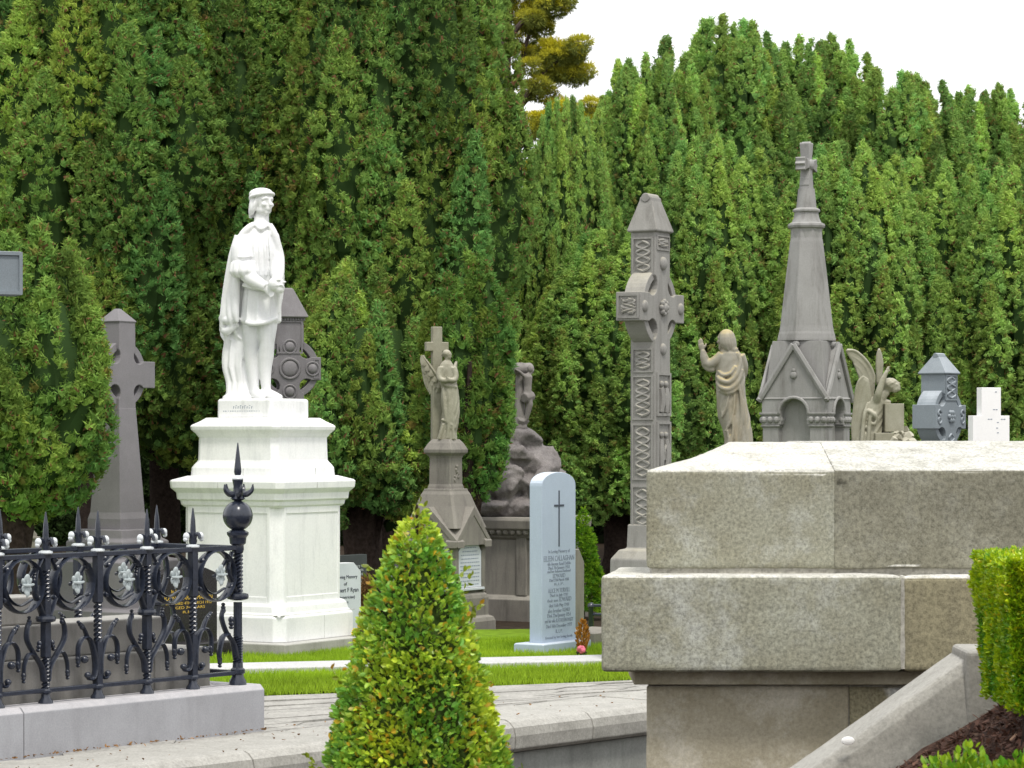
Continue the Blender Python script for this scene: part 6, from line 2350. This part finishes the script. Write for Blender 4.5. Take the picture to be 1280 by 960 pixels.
B.T([(900, 600, -30), (906, 566, -56), (914, 530, -74), (940, 450, -70), (972, 380, -60)], [34, 30, 27, 22, 15], 12)   # near arm raised
B.hand((972, 382, -60), (.4, -1, .05), (.8, .3, -.2), 58, .25)
B.T([(930, 610, 10), (970, 600, 10), (1010, 604, 0)], [30, 26, 18], 10)
B.T([(920, 585, -4), (962, 545, -6), (985, 520, -8)], [34, 28, 26], 12)
B.H((1020, 482, -6), 128, R(72), R(-34), 0, 'bun')
Bf = B.finish('figure', M['angelstone'], wm, .0085, 2, .45)
Bf.location.z = z0
mb = MB()
kk = ub


def bq(x, y):
    return ((x - 950) * kk, (880 - y) * kk + z0)


x0, zt_ = bq(955, 610)
x1, zb_ = bq(1095, 815)
mb.box(x0, x1, -.085, .085, zb_, zt_, Matrix.Rotation(R(6), 4, 'Z'))
x0, zt_ = bq(872, 822)
x1, zb_ = bq(1010, 900)
mb.box(x0, x1, -.14, .10, zb_, zt_, Matrix.Rotation(R(6), 4, 'Z'))
mb.build('broken_cross', M['angelstone'], wm, .005)
mb = MB()
rr_ = random.Random(6)
for (x, y, d, r) in ((1110, 850, -.04, 52), (1140, 840, .02, 40), (1060, 860, -.10, 46), (1000, 830, .1, 60), (1130, 890, -.06, 60), (1085, 905, -.08, 60), (1020, 880, -.15, 40), (1120, 800, .04, 34), (970, 790, .08, 50), (1040, 830, -.1, 26), (1080, 830, -.1, 24)):
    cx_, cz_ = bq(x, y)
    chunk(cx_, d, cz_, r * kk, r * kk * 1.2, r * kk, 16, rr_.uniform(-.5, .5))
mb.build('rock', M['angelstone'], wm, .006)
mb = MB()
mb.sq([(.46, .34, -.05), (.46, .34, .3), (.38, .28, .34), (.36, .26, z0 - .12), (.40, .30, z0 - .08), (.40, .30, z0 - .02)], cx=.02)
mb.build('pedestal', M['tombbody'], wm, .008)


def plate_wing(name, outline, depth, ridges, thick=15):
    """solid carved wing: a domed slab from its outline with feather ridges"""
    B = Sk(950, 880, ub)
    n = len(outline)
    for (sc_, d0, d1) in ((1.0, -thick * .35, thick * .35), (.9, -thick * .6, thick * .6), (.72, -thick * .85, thick * .85)):
        cx_, cy_ = sum(p[0] for p in outline) / n, sum(p[1] for p in outline) / n
        pl_ = [(cx_ + (x - cx_) * (1 - (1 - sc_) * .35) , cy_ + (y - cy_) * (1 - (1 - sc_) * .35)) for x, y in outline]
        vs = [B.q((x, y, depth + d0)) for x, y in pl_] + [B.q((x, y, depth + d1)) for x, y in pl_]
        B.add(vs, [tuple(range(n)), tuple(range(2 * n - 1, n - 1, -1))] + [(i, n + i, n + (i + 1) % n, (i + 1) % n) for i in range(n)])
    for pts, r in ridges:
        r = [q_ * .62 for q_ in r]
        B.T([(x, y, depth - thick * .7) for x, y in pts], r, 8)
        B.T([(x, y, depth + thick * .7) for x, y in pts], r, 8)
    o = B.finish(name, M['angelstone'], wm, .0065, 2, .5)
    o.location.z = z0
    return o


plate_wing('wing', [(686, 224), (700, 208), (735, 210), (790, 240), (845, 290), (885, 350), (905, 405), (900, 500), (880, 620), (800, 620), (795, 500), (782, 420), (760, 360), (738, 305), (705, 262)], 40,
           [([(694, 222), (760, 228), (840, 300), (890, 390), (896, 460)], [13, 17, 18, 16, 12]), ([(730, 262), (790, 300), (840, 360), (868, 440)], [8, 11, 11, 8]), ([(745, 320), (790, 360), (825, 430), (840, 520)], [7, 9, 9, 7]),
            ([(768, 372), (800, 430), (812, 510), (822, 590)], [6, 8, 8, 6]), ([(850, 420), (860, 500), (852, 590)], [7, 9, 7])])
plate_wing('wing', [(806, 404), (775, 428), (750, 488), (737, 570), (728, 680), (716, 780), (724, 890), (770, 896), (800, 800), (850, 700), (872, 560), (846, 430)], -30,
           [([(806, 412), (772, 450), (752, 520), (744, 620)], [10, 13, 12, 8]), ([(820, 440), (790, 520), (770, 620), (748, 740), (742, 880)], [8, 11, 11, 10, 7]), ([(838, 470), (816, 560), (796, 660), (772, 780), (760, 880)], [7, 10, 10, 9, 7]),
            ([(850, 520), (838, 620), (812, 700), (792, 780)], [6, 9, 8, 6])])
plate_wing('wing', [(908, 320), (914, 245), (926, 206), (940, 205), (956, 250), (966, 310), (962, 380), (940, 470), (910, 470)], 62,
           [([(932, 214), (922, 300), (920, 420)], [9, 12, 10]), ([(946, 245), (950, 320), (940, 420)], [7, 9, 8])], 18)
